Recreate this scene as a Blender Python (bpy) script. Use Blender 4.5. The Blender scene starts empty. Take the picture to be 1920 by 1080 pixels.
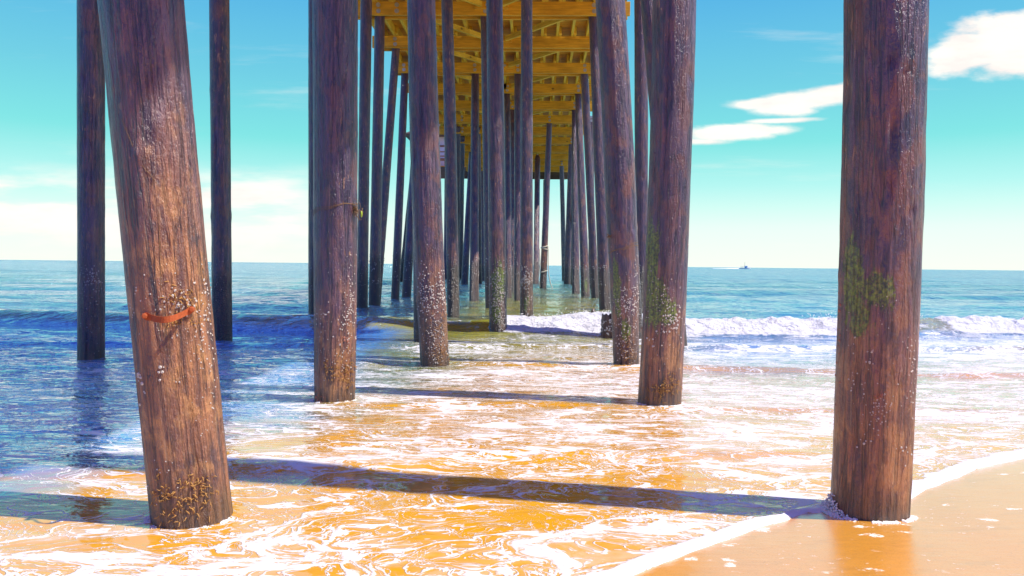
import bpy, math, random
import numpy as np
from mathutils import Vector, Matrix
random.seed(7); rng = np.random.default_rng(7)
PI = math.pi; R = math.radians
scn = bpy.context.scene
C = scn.collection
# ------------------------------------------------------------------ camera
EYE = 1.3
F = 1493.33                                    # focal length in pixels of a 1920 wide picture
cam_d = bpy.data.cameras.new('camera'); cam = bpy.data.objects.new('camera', cam_d); C.objects.link(cam)
cam_d.sensor_width = 36; cam_d.lens = 28.0; cam_d.clip_start = 0.05; cam_d.clip_end = 40000
CM = Matrix.Rotation(R(1.65), 4, 'Z') @ Matrix.Rotation(R(90 - 1.65), 4, 'X') @ Matrix.Rotation(R(0.6), 4, 'Z')
cam.matrix_world = Matrix.Translation((0, 0, EYE)) @ CM
scn.camera = cam
scn.render.resolution_x = 1024; scn.render.resolution_y = 576
# ------------------------------------------------------------------ sun and sky
SUN_AZ = 99.5; SUN_EL = 57.5                   # degrees clockwise from +Y, degrees above the horizon
sd = bpy.data.lights.new('sun', 'SUN'); so = bpy.data.objects.new('sun', sd); C.objects.link(so)
sd.energy = 5.0; sd.angle = R(0.7); sd.color = (1.0, 0.93, 0.82)
sv = Vector((math.sin(R(SUN_AZ)) * math.cos(R(SUN_EL)), math.cos(R(SUN_AZ)) * math.cos(R(SUN_EL)), math.sin(R(SUN_EL))))
so.rotation_euler = sv.to_track_quat('Z', 'Y').to_euler(); so.location = sv * 50
scn.view_settings.view_transform = 'Standard'; scn.view_settings.look = 'None'
scn.view_settings.exposure = 0.35; scn.view_settings.gamma = 1.0

class NT:
    """small helper for writing node trees"""
    def __init__(s, tree): s.t = tree; s.n = tree.nodes; s.l = tree.links
    def new(s, typ, **kw):
        n = s.n.new(typ)
        for k, v in kw.items(): setattr(n, k, v)
        return n
    def put(s, sock, v):
        if v is None: return
        if hasattr(v, 'is_linked') or hasattr(v, 'links'): s.l.new(v, sock)
        else:
            try: sock.default_value = v
            except Exception: sock.default_value = tuple(v) + (1,) if len(v) == 3 else v
    def m(s, op, a, b=None, c=None, clamp=False):
        n = s.new('ShaderNodeMath', operation=op, use_clamp=clamp)
        s.put(n.inputs[0], a); s.put(n.inputs[1], b)
        if c is not None: s.put(n.inputs[2], c)
        return n.outputs[0]
    def v(s, op, a, b=None):
        n = s.new('ShaderNodeVectorMath', operation=op)
        s.put(n.inputs[0], a); s.put(n.inputs[1], b)
        return n.outputs['Value'] if op in ('LENGTH', 'DOT_PRODUCT') else n.outputs[0]
    def scale(s, a, f):
        n = s.new('ShaderNodeVectorMath', operation='SCALE'); s.put(n.inputs[0], a); s.put(n.inputs['Scale'], f); return n.outputs[0]
    def xyz(s, x, y, z):
        n = s.new('ShaderNodeCombineXYZ'); s.put(n.inputs[0], x); s.put(n.inputs[1], y); s.put(n.inputs[2], z); return n.outputs[0]
    def sep(s, a):
        n = s.new('ShaderNodeSeparateXYZ'); s.put(n.inputs[0], a); return n.outputs
    def noise(s, vec, scale=1, detail=4, rough=0.55, dist=0, out='Fac'):
        n = s.new('ShaderNodeTexNoise'); s.put(n.inputs['Vector'], vec); n.inputs['Scale'].default_value = scale
        n.inputs['Detail'].default_value = detail; n.inputs['Roughness'].default_value = rough; n.inputs['Distortion'].default_value = dist
        return n.outputs[out]
    def voro(s, vec, scale=1, feature='F1', rnd=1.0, out='Distance'):
        n = s.new('ShaderNodeTexVoronoi', feature=feature); s.put(n.inputs['Vector'], vec); n.inputs['Scale'].default_value = scale
        n.inputs['Randomness'].default_value = rnd
        return n.outputs[out]
    def sm(s, v, a, b, lo=0.0, hi=1.0):
        n = s.new('ShaderNodeMapRange', interpolation_type='SMOOTHSTEP'); s.put(n.inputs[0], v)
        s.put(n.inputs[1], a); s.put(n.inputs[2], b); n.inputs[3].default_value = lo; n.inputs[4].default_value = hi
        return n.outputs[0]
    def mix(s, f, a, b, blend='MIX'):
        n = s.new('ShaderNodeMix', data_type='RGBA', blend_type=blend); s.put(n.inputs[0], f)
        for k, c in ((6, a), (7, b)):
            s.put(n.inputs[k], (tuple(c) + (1,)) if isinstance(c, tuple) and len(c) == 3 else c)
        return n.outputs[2]
    def ramp(s, f, stops):
        n = s.new('ShaderNodeValToRGB'); s.put(n.inputs[0], f); e = n.color_ramp.elements
        while len(e) < len(stops): e.new(0.5)
        for k, (p, c) in enumerate(stops): e[k].position = p; e[k].color = tuple(c) + (1,)
        return n.outputs[0]
    def attr(s, name, out='Fac'):
        n = s.new('ShaderNodeAttribute', attribute_name=name); return n.outputs[out]
    def bump(s, h, strength=1, dist=0.01, normal=None):
        n = s.new('ShaderNodeBump'); s.put(n.inputs['Height'], h); n.inputs['Strength'].default_value = strength
        s.put(n.inputs['Distance'], dist)
        if normal is not None: s.put(n.inputs['Normal'], normal)
        return n.outputs[0]

w = bpy.data.worlds.new('World'); scn.world = w; w.use_nodes = True
t = NT(w.node_tree); t.n.clear()
geo = t.new('ShaderNodeTexCoord').outputs['Generated']
d = t.v('NORMALIZE', geo)
sx, sy, sz = t.sep(d)
el = t.m('DIVIDE', t.m('ARCSINE', sz), PI / 2)
# behind the camera the unseen low sky is blued for cool pile fill
back_fill = t.sm(sy, 0.15, -0.55)
grad = t.ramp(t.m('ADD', t.m('MAXIMUM', el, 0.0), t.m('MULTIPLY', back_fill, 0.24)), [
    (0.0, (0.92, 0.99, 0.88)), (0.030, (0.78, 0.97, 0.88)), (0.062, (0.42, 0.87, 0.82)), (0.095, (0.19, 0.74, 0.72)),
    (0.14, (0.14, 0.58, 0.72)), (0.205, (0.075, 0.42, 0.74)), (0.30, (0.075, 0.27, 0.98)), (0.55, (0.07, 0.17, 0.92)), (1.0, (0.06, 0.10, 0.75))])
sky = t.new('ShaderNodeTexSky', sky_type='NISHITA', sun_disc=False, sun_elevation=R(SUN_EL), sun_rotation=R(SUN_AZ))
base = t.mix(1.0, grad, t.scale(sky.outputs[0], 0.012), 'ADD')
# clouds: u = tan(azimuth) from the pier's axis, v = height over the horizon
ys_ = t.m('MAXIMUM', sy, 0.05)
u = t.m('DIVIDE', sx, ys_); vv = t.m('DIVIDE', sz, ys_)
front = t.sm(sy, 0.1, 0.3)
warp = t.noise(t.xyz(t.m('MULTIPLY', u, 9), t.m('MULTIPLY', vv, 26), 3.1), 1, 5, 0.6)
warp2 = t.noise(t.xyz(t.m('MULTIPLY', u, 30), t.m('MULTIPLY', vv, 70), 8.1), 1, 4, 0.6)
wv = t.m('ADD', t.m('SUBTRACT', warp, 0.5), t.m('MULTIPLY', t.m('SUBTRACT', warp2, 0.5), 0.35))
tot = None
for (cu, cv, ru, rv, tilt, soft) in [(0.650, 0.283, 0.150, 0.041, 0.03, 0.15), (0.53, 0.268, 0.055, 0.028, 0.25, 0.2), (0.62, 0.255, 0.09, 0.016, 0.12, 0.35),
                                     (0.372, 0.219, 0.075, 0.012, 0.22, 0.35), (0.335, 0.206, 0.070, 0.013, 0.10, 0.4), (0.290, 0.203, 0.055, 0.007, 0.02, 0.5), (0.315, 0.196, 0.035, 0.008, 0.0, 0.5),
                                     (0.238, 0.168, 0.060, 0.0125, 0.03, 0.25), (0.275, 0.170, 0.050, 0.006, 0.02, 0.7), (0.20, 0.156, 0.045, 0.004, 0.0, 0.8), (0.30, 0.182, 0.05, 0.003, 0.05, 0.9)]:
    du = t.m('DIVIDE', t.m('SUBTRACT', u, cu), ru)
    dv = t.m('DIVIDE', t.m('SUBTRACT', t.m('SUBTRACT', vv, cv), t.m('MULTIPLY', t.m('SUBTRACT', u, cu), tilt)), rv)
    r_ = t.m('SQRT', t.m('ADD', t.m('POWER', t.m('ABSOLUTE', du), 2.6), t.m('POWER', t.m('ABSOLUTE', dv), 2.0)))
    k = t.sm(t.m('ADD', r_, t.m('MULTIPLY', wv, 0.9 + soft * 1.6)), 1.05 + soft * 0.4, 0.85 - soft * 0.9)
    tot = k if tot is None else t.m('MAXIMUM', tot, k)
bank = t.m('MULTIPLY', t.sm(u, -0.22, -0.34), t.m('MULTIPLY', t.sm(vv, 0.135, 0.085), t.sm(vv, -0.01, 0.05)))
bn = t.noise(t.xyz(t.m('MULTIPLY', u, 4.2), t.m('MULTIPLY', vv, 22), 1.7), 1, 5, 0.55)
bank = t.m('MULTIPLY', bank, t.sm(bn, 0.36, 0.56))
thin = t.m('MULTIPLY', t.sm(t.noise(t.xyz(t.m('MULTIPLY', u, 3), t.m('MULTIPLY', vv, 30), 5.2), 1, 6, 0.6), 0.56, 0.8), t.m('MULTIPLY', t.sm(vv, 0.0, 0.02), 0.30))
tot = t.m('MAXIMUM', t.m('MAXIMUM', tot, bank), thin)
cshade = t.sm(t.noise(t.xyz(t.m('MULTIPLY', u, 12), t.m('MULTIPLY', vv, 40), 6.6), 1, 5, 0.6), 0.4, 0.7)
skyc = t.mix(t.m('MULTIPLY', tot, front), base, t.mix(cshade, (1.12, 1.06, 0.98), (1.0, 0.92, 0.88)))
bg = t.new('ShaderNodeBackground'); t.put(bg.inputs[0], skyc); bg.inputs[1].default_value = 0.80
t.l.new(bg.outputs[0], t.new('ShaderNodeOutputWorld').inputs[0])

# ------------------------------------------------------------------ helpers
CR = CM.to_3x3()
def ray(px, py): return (CR @ Vector(((px - 960) / F, (540 - py) / F, -1))).normalized()
def at_z(px, py, z=0.0):
    r = ray(px, py); k = (z - EYE) / r.z; return Vector((0, 0, EYE)) + r * k
def at_y(px, py, Y):
    r = ray(px, py); return Vector((0, 0, EYE)) + r * (Y / r.y)

def _h(ix, iy, iz):
    n = (ix.astype(np.int64) * 374761393 + iy.astype(np.int64) * 668265263 + iz.astype(np.int64) * 2147483647) & 0xffffffff
    n = ((n ^ (n >> 13)) * 1274126177) & 0xffffffff
    n = (n ^ (n >> 16)) & 0xffffff
    return n / float(0xffffff)
def vn(x, y, z=0.0):
    x = np.asarray(x, float); y = np.asarray(y, float); z = np.asarray(z, float) + 0 * x
    ix, iy, iz = np.floor(x), np.floor(y), np.floor(z); fx, fy, fz = x - ix, y - iy, z - iz
    fx = fx * fx * (3 - 2 * fx); fy = fy * fy * (3 - 2 * fy); fz = fz * fz * (3 - 2 * fz)
    r = 0
    for a in (0, 1):
        for b in (0, 1):
            for c in (0, 1):
                r = r + _h(ix + a, iy + b, iz + c) * (fx if a else 1 - fx) * (fy if b else 1 - fy) * (fz if c else 1 - fz)
    return r
def fbm(x, y, z=0.0, o=4):
    r = 0; a = 1; s = 0
    for k in range(o): r = r + a * vn(x * 2 ** k + 17.3 * k, y * 2 ** k - 9.1 * k, z * 2 ** k); s += a; a *= 0.5
    return r / s
def sstep(a, b, x):
    k = np.clip((x - a) / (b - a), 0, 1); return k * k * (3 - 2 * k)

WORLD = {}
def link(name, me, mat, parent=None, origin=(0, 0, 0)):
    o = bpy.data.objects.new(name, me); C.objects.link(o)
    if mat: me.materials.append(mat)
    if parent is not None:
        o.parent = parent; o.location = Vector(origin) - WORLD[parent.name]
    else: o.location = origin
    WORLD[o.name] = Vector(origin)
    return o
def mesh(name, V, Fc, mat, parent=None, origin=(0, 0, 0), smooth=True, attrs=None):
    V = np.asarray(V, float) - np.asarray(origin, float)
    me = bpy.data.meshes.new(name); me.from_pydata(V.tolist(), [], [list(f) for f in Fc]); me.update()
    if smooth: me.polygons.foreach_set('use_smooth', [True] * len(me.polygons))
    for k, a in (attrs or {}).items():
        a = np.asarray(a, np.float32)
        if a.ndim == 1: me.attributes.new(k, 'FLOAT', 'POINT').data.foreach_set('value', a)
        else: me.attributes.new(k, 'FLOAT_VECTOR', 'POINT').data.foreach_set('vector', a.ravel())
    return link(name, me, mat, parent, origin)
def grid_mesh(name, X, Y, Z, mat, attrs=None):
    ny, nx = X.shape
    V = np.stack([X, Y, Z], -1).reshape(-1, 3).astype(np.float32)
    i = np.arange(nx * ny).reshape(ny, nx)
    q = np.stack([i[:-1, :-1], i[:-1, 1:], i[1:, 1:], i[1:, :-1]], -1).reshape(-1, 4).astype(np.int32)
    me = bpy.data.meshes.new(name); me.vertices.add(len(V)); me.vertices.foreach_set('co', V.ravel())
    me.loops.add(q.size); me.loops.foreach_set('vertex_index', q.ravel())
    me.polygons.add(len(q)); me.polygons.foreach_set('loop_start', np.arange(0, q.size, 4, dtype=np.int32))
    me.update(calc_edges=True); me.polygons.foreach_set('use_smooth', np.ones(len(q), bool))
    for k, a in (attrs or {}).items():
        me.attributes.new(k, 'FLOAT', 'POINT').data.foreach_set('value', a.reshape(-1).astype(np.float32))
    return link(name, me, mat)
def empty(name, loc):
    o = bpy.data.objects.new(name, None); C.objects.link(o); o.location = loc; o.empty_display_size = 0.3
    WORLD[o.name] = Vector(loc); return o
def tag(o, label=None, cat=None, group=None, kind=None):
    if label: o['label'] = label
    if cat: o['category'] = cat
    if group: o['group'] = group
    if kind: o['kind'] = kind
    return o
class MB:
    """collects shapes; each vertex keeps a grain coordinate (length along z)"""
    def __init__(s): s.V = []; s.F = []; s.P = []
    def add(s, V, Fc, P=None):
        o = len(s.V); s.V += [tuple(v) for v in V]; s.F += [tuple(i + o for i in f) for f in Fc]
        s.P += [tuple(p) for p in (P if P is not None else V)]
    def box(s, x0, x1, y0, y1, z0, z1, axis='x', bev=0.006):
        off = (random.random() * 9, random.random() * 9, random.random() * 9)
        b = bev; V = []; 
        for (ax, ay, az) in [(i, j, k) for i in (0, 1) for j in (0, 1) for k in (0, 1)]:
            X, Y, Z = (x0, x1)[ax], (y0, y1)[ay], (z0, z1)[az]
            dx, dy, dz = (b, -b)[ax], (b, -b)[ay], (b, -b)[az]
            V += [(X, Y + dy, Z + dz), (X + dx, Y, Z + dz), (X + dx, Y + dy, Z)]
        def I(i, j, k, c): return (i * 4 + j * 2 + k) * 3 + c
        Fc = []
        Fc += [[I(0,0,0,0), I(0,0,1,0), I(0,1,1,0), I(0,1,0,0)], [I(1,0,0,0), I(1,1,0,0), I(1,1,1,0), I(1,0,1,0)]]
        Fc += [[I(0,0,0,1), I(1,0,0,1), I(1,0,1,1), I(0,0,1,1)], [I(0,1,0,1), I(0,1,1,1), I(1,1,1,1), I(1,1,0,1)]]
        Fc += [[I(0,0,0,2), I(0,1,0,2), I(1,1,0,2), I(1,0,0,2)], [I(0,0,1,2), I(1,0,1,2), I(1,1,1,2), I(0,1,1,2)]]
        for j in (0, 1):
            for k in (0, 1):
                f = [I(0,j,k,1), I(1,j,k,1), I(1,j,k,2), I(0,j,k,2)]; Fc.append(f if (j + k) % 2 else f[::-1])
        for i in (0, 1):
            for k in (0, 1):
                f = [I(i,0,k,0), I(i,1,k,0), I(i,1,k,2), I(i,0,k,2)]; Fc.append(f if (i + k) % 2 == 0 else f[::-1])
        for i in (0, 1):
            for j in (0, 1):
                f = [I(i,j,0,0), I(i,j,1,0), I(i,j,1,1), I(i,j,0,1)]; Fc.append(f if (i + j) % 2 else f[::-1])
        for i in (0, 1):
            for j in (0, 1):
                for k in (0, 1):
                    f = [I(i,j,k,0), I(i,j,k,1), I(i,j,k,2)]; Fc.append(f if (i + j + k) % 2 == 0 else f[::-1])
        P = []
        for (X, Y, Z) in V:
            q = (Y, Z, X) if axis == 'x' else ((X, Z, Y) if axis == 'y' else (X, Y, Z))
            P.append((q[0] + off[0], q[1] + off[1], q[2] + off[2]))
        s.add(V, Fc, P); return s
    def beam(s, a, b, wd, ht):
        a, b = Vector(a), Vector(b); L = (b - a).length; dz = (b - a).normalized(); sx = dz.cross(Vector((0, 0, 1))).normalized(); up = sx.cross(dz)
        V = []; P = []
        for k, e in enumerate((a, b)):
            for (i, j) in ((-1, -1), (1, -1), (1, 1), (-1, 1)):
                V.append(e + sx * i * wd / 2 + up * j * ht / 2); P.append((i * wd / 2 + 3, j * ht / 2 + 2, k * L + a.x))
        s.add(V, [(3, 2, 1, 0), (4, 5, 6, 7), (0, 1, 5, 4), (1, 2, 6, 5), (2, 3, 7, 6), (3, 0, 4, 7)], P); return s
    def tube(s, pts, r, n=8, cap=True):
        pts = [Vector(p) for p in pts]; rr = r if isinstance(r, (list, tuple)) else [r] * len(pts); V = []; Fc = []
        prev = None
        for k, p in enumerate(pts):
            tg = (pts[min(k + 1, len(pts) - 1)] - pts[max(k - 1, 0)]).normalized()
            if prev is None: prev = tg.orthogonal().normalized()
            a = (prev - tg * prev.dot(tg)).normalized(); prev = a; b = tg.cross(a)
            V += [p + (a * math.cos(2 * PI * i / n) + b * math.sin(2 * PI * i / n)) * rr[k] for i in range(n)]
        for k in range(len(pts) - 1):
            for i in range(n): j = (i + 1) % n; Fc.append((k * n + i, k * n + j, (k + 1) * n + j, (k + 1) * n + i))
        if cap: Fc.append(tuple(range(n))[::-1]); Fc.append(tuple((len(pts) - 1) * n + i for i in range(n)))
        s.add(V, Fc); return s
    def build(s, name, mat, parent=None, origin=(0, 0, 0), smooth=False):
        return mesh(name, s.V, s.F, mat, parent, origin, smooth, {'pc': np.array(s.P)})

def new_mat(name):
    m = bpy.data.materials.new(name); m.use_nodes = True; t = NT(m.node_tree); t.n.clear()
    p = t.new('ShaderNodeBsdfPrincipled'); t.l.new(p.outputs[0], t.new('ShaderNodeOutputMaterial').inputs[0])
    return m, t, p
def plain(name, col, rough=0.6, metal=0.0, var=0.25, sc=20):
    m, t, p = new_mat(name); n = t.noise(t.new('ShaderNodeTexCoord').outputs['Object'], sc, 4)
    c2 = tuple(c * (1 - var) for c in col)
    t.put(p.inputs['Base Color'], t.mix(n, c2, col)); p.inputs['Roughness'].default_value = rough; p.inputs['Metallic'].default_value = metal
    t.put(p.inputs['Normal'], t.bump(n, 0.3, 0.01)); return m

# ------------------------------------------------------------------ materials
def pile_material():
    m, t, p = new_mat('pile_wood')
    pc = t.attr('pc', 'Vector'); px, py, pz = t.sep(pc)
    def st(k): return t.xyz(px, py, t.m('MULTIPLY', pz, k))
    fine = t.noise(st(0.06), 90, 5, 0.65)
    grain = t.noise(st(0.10), 28, 5, 0.6, 0.3)
    blotch = t.noise(st(0.62), 6.5, 6, 0.66)
    big = t.noise(st(0.3), 1.7, 3, 0.5)
    peel = t.noise(st(0.16), 22, 3, 0.5, 0.6)
    low = t.attr('low')                                       # 1 in the sea-washed lower part of the pile
    rnd = t.new('ShaderNodeObjectInfo').outputs['Random']
    crk = t.sm(t.m('ABSOLUTE', t.m('SUBTRACT', t.noise(st(0.045), 11, 4, 0.6, 0.3), 0.5)), 0.018, 0.004)     # long dark checks
    flk = t.sm(t.noise(st(0.22), 34, 3, 0.5, 0.5), 0.635, 0.675)
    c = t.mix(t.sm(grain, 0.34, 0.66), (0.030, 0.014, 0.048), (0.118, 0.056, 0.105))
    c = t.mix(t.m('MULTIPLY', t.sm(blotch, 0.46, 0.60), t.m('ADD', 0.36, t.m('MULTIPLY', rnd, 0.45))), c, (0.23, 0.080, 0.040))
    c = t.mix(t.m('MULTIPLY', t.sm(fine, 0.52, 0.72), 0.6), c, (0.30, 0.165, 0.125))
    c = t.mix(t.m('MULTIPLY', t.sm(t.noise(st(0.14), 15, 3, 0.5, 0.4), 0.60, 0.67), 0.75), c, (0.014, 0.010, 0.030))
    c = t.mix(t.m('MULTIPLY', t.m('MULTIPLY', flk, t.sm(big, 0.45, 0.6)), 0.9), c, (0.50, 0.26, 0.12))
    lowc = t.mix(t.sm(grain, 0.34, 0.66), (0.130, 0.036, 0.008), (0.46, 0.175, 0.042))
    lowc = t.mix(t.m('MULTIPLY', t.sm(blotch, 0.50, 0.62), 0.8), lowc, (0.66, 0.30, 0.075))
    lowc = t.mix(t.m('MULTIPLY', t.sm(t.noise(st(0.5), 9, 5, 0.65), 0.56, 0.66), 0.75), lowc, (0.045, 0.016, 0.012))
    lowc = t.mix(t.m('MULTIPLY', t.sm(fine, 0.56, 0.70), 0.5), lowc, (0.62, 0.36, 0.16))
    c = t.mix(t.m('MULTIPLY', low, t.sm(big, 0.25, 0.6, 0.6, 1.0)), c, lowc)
    c = t.mix(t.m('MULTIPLY', t.m('MULTIPLY', crk, t.sm(big, 0.40, 0.62)), 0.8), c, (0.010, 0.006, 0.008))
    c = t.mix(t.attr('base'), c, t.mix(t.sm(grain, 0.35, 0.65), (0.040, 0.017, 0.006), (0.20, 0.090, 0.022)))   # soaked foot
    mus = t.attr('mussel'); mn = t.voro(pc, 55)
    c = t.mix(t.m('MULTIPLY', mus, t.sm(t.noise(pc, 16, 4, 0.6), 0.26, 0.42)), c, t.mix(t.sm(mn, 0.1, 0.5), (0.010, 0.009, 0.010), (0.05, 0.030, 0.016)))
    moss = t.m('MULTIPLY', t.attr('moss'), 1.0)
    mk = t.sm(t.m('ADD', moss, t.m('MULTIPLY', t.m('SUBTRACT', t.noise(t.xyz(px, py, t.m('MULTIPLY', pz, 0.28)), 17, 8, 0.78), 0.5), 2.6)), 0.30, 0.50)
    c = t.mix(t.m('MULTIPLY', t.m('MULTIPLY', mk, t.sm(moss, 0.02, 0.2)), t.sm(t.noise(pc, 60, 4, 0.7), 0.34, 0.5, 0.25, 1.0)), c, t.mix(t.sm(t.noise(pc, 38, 4, 0.7), 0.36, 0.64), (0.030, 0.045, 0.003), (0.24, 0.34, 0.012)))
    t.put(p.inputs['Base Color'], c)
    t.put(p.inputs['Roughness'], t.m('ADD', t.sm(grain, 0.3, 0.75, 0.30, 0.50), t.m('MULTIPLY', low, 0.18)))
    p.inputs['Specular IOR Level'].default_value = 1.0
    p.inputs['Coat Weight'].default_value = 0.40; p.inputs['Coat Roughness'].default_value = 0.28; p.inputs['Coat IOR'].default_value = 1.6
    cracks = t.sm(t.noise(st(0.035), 60, 4, 0.6, 0.2), 0.38, 0.46)
    pits = t.noise(st(0.45), 75, 4, 0.65)
    h = t.m('ADD', t.m('SUBTRACT', t.m('MULTIPLY', grain, 1.0), t.m('MULTIPLY', crk, 0.5)), t.m('ADD', t.m('MULTIPLY', cracks, 0.45), t.m('ADD', t.m('MULTIPLY', pits, 0.8), t.m('ADD', t.m('MULTIPLY', t.sm(peel, 0.6, 0.7), 0.5), t.m('MULTIPLY', t.m('MULTIPLY', mus, mn), 1.6)))))
    nn_ = t.bump(h, 1.0, 0.017); t.put(p.inputs['Normal'], nn_); t.put(p.inputs['Coat Normal'], nn_)
    return m
def plank_material(name, a, b, knots=True):
    m, t, p = new_mat(name)
    pc = t.attr('pc', 'Vector'); x, y, z = t.sep(pc)
    g = t.noise(t.xyz(x, y, t.m('MULTIPLY', z, 0.06)), 26, 5, 0.6, 0.4)
    k = t.noise(t.xyz(x, y, t.m('MULTIPLY', z, 0.4)), 3.0, 3, 0.5)
    c = t.mix(t.sm(g, 0.3, 0.7), a, b)
    c = t.mix(t.m('MULTIPLY', t.sm(k, 0.4, 0.75), 0.5), c, tuple(q * 0.55 for q in a))
    if knots: c = t.mix(t.sm(t.voro(t.xyz(x, y, t.m('MULTIPLY', z, 0.6)), 2.2), 0.10, 0.05), c, tuple(q * 0.3 for q in a))
    t.put(p.inputs['Base Color'], c); p.inputs['Roughness'].default_value = 0.6
    t.put(p.inputs['Normal'], t.bump(g, 0.5, 0.006)); return m
M = {}
M['pile'] = pile_material()
M['timber'] = plank_material('treated_timber', (0.70, 0.325, 0.008), (0.97, 0.52, 0.022))
M['joist'] = plank_material('joist_timber', (0.74, 0.43, 0.016), (0.96, 0.62, 0.05))
M['deck'] = plank_material('deck_boards', (0.50, 0.20, 0.008), (0.82, 0.38, 0.018))
M['fascia'] = plank_material('dark_fascia', (0.06, 0.04, 0.02), (0.13, 0.09, 0.04))
M['steel'] = plain('galvanised_steel', (0.75, 0.74, 0.66), 0.35, 0.7, 0.35, 60)
M['shell'] = plain('barnacle_shell', (0.80, 0.74, 0.66), 0.65, 0, 0.45, 90)
M['mussel'] = plain('mussel_shell', (0.05, 0.045, 0.05), 0.4, 0, 0.5, 90)
M['pinkshell'] = plain('limpet_shell', (0.55, 0.22, 0.14), 0.6, 0, 0.45, 90)
M['tuft'] = plain('hydroid_tuft', (0.58, 0.31, 0.09), 0.8, 0, 0.45, 60)
M['rust'] = plain('rusty_iron', (0.55, 0.115, 0.025), 0.75, 0, 0.5, 55)
M['rope'] = plain('bleached_rope', (0.72, 0.66, 0.50), 0.85, 0, 0.3, 80)
M['twine'] = plain('tan_twine', (0.34, 0.21, 0.10), 0.85, 0, 0.3, 80)
M['lure'] = plain('green_lure', (0.42, 0.62, 0.05), 0.4, 0, 0.2, 60)
M['white'] = plain('white_paint', (0.82, 0.82, 0.80), 0.45, 0, 0.08, 5)
M['blue'] = plain('blue_paint', (0.02, 0.30, 0.55), 0.4, 0, 0.15, 5)
M['grey'] = plain('grey_rig', (0.25, 0.22, 0.22), 0.5, 0, 0.2, 5)
M['brown'] = plain('brown_trim', (0.35, 0.17, 0.08), 0.6, 0, 0.2, 5)

# ------------------------------------------------------------------ shore line, sand and sea
SX = np.array([-80, -12, -4.5, -1.6, -0.35, 0.37, 0.9, 1.44, 1.72, 2.02, 2.39, 2.9, 3.6, 6, 12, 80.])
SY = np.array([-14, -2.0, 1.3, 2.25, 2.80, 3.30, 3.80, 4.20, 4.34, 4.46, 4.82, 5.25, 5.75, 7.3, 10.5, 42.])
def ysh(x):
    return np.interp(x, SX, SY) + 0.10 * (vn(x * 2.3, 4.4) - 0.5) + 0.05 * (vn(x * 7.0, 9.4) - 0.5) + 0.02 * (vn(x * 22.0, 2.4) - 0.5)
def sand_z(x, y):
    s = y - ysh(x)
    z = np.where(s < 0, -0.045 * s, -0.07 * s)
    return np.where(z < -3, -3, z) + 0.006 * (fbm(x * 1.1, y * 1.7, 1.0) - 0.5)
def stretch(a, b, step, far, n):
    core = np.arange(a, b + 1e-6, step); k = np.linspace(0, 1, n + 1)[1:]
    def tail(L): c = math.log(L / step) ; return step * (np.exp(c * k) - 1) * L / (math.exp(c) * step - step)
    return core, tail
def axis_pts(a, b, step, lo, hi, n):
    core, tail = stretch(a, b, step, 0, n)
    out = [core]
    if lo is not None: out.insert(0, (a - tail(a - lo))[::-1])
    if hi is not None: out.append(b + tail(hi - b))
    return np.concatenate(out)

def sand_material():
    m, t, p = new_mat('wet_sand')
    pos = t.new('ShaderNodeNewGeometry').outputs['Position']; x, y, z = t.sep(pos)
    g = t.noise(pos, 260, 3, 0.7); b = t.noise(pos, 1.6, 4, 0.5)
    c = t.mix(b, (0.72, 0.315, 0.022), (0.80, 0.370, 0.050))
    c = t.mix(t.m('MULTIPLY', t.sm(t.noise(pos, 120, 3, 0.8), 0.52, 0.70), 0.45), c, (0.34, 0.14, 0.02))
    c = t.mix(t.m('MULTIPLY', t.sm(t.noise(t.xyz(x, t.m('MULTIPLY', y, 2.5), z), 3.2, 5, 0.7), 0.5, 0.75), 0.35), c, (0.46, 0.22, 0.03))
    # flecks of foam stranded on the sand, long across the slope
    q = t.xyz(t.m('MULTIPLY', x, 0.8), t.m('MULTIPLY', y, 1.25), 0.0)
    wq = t.v('ADD', q, t.scale(t.noise(q, 8, 5, 0.7, out='Color'), 0.22))
    f1 = t.sm(t.voro(wq, 6.5), 0.23, 0.17); pick = t.sm(t.noise(pos, 2.4, 3, 0.6), 0.46, 0.52)
    f2 = t.sm(t.voro(wq, 17.0), 0.20, 0.12); pick2 = t.sm(t.noise(pos, 3.1, 3, 0.6), 0.48, 0.60)
    fl = t.m('MAXIMUM', t.m('MULTIPLY', f1, pick), t.m('MULTIPLY', t.m('MULTIPLY', f2, pick2), 0.85))
    fl = t.m('MULTIPLY', fl, t.sm(t.attr('shore'), 1.9, 0.3))
    fl = t.m('MULTIPLY', fl, t.sm(t.noise(pos, 45, 3, 0.6), 0.36, 0.55, 0.35, 1.0))
    c = t.mix(fl, c, (0.90, 0.82, 0.74))
    t.put(p.inputs['Base Color'], c)
    t.put(p.inputs['Roughness'], t.sm(fl, 0, 1, 0.35, 0.7)); p.inputs['Specular IOR Level'].default_value = 0.3
    t.put(p.inputs['Coat Weight'], t.sm(fl, 0, 1, 1.0, 0.2)); p.inputs['Coat Roughness'].default_value = 0.07; p.inputs['Coat IOR'].default_value = 2.5
    h = t.m('ADD', t.m('MULTIPLY', g, 0.25), t.m('ADD', t.noise(t.xyz(x, t.m('MULTIPLY', y, 2.0), z), 9, 4, 0.5), t.m('MULTIPLY', fl, 0.6)))
    nb = t.bump(h, 0.5, 0.008); t.put(p.inputs['Normal'], nb)
    t.put(p.inputs['Coat Normal'], t.bump(h, 0.35, 0.005))
    return m
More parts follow.
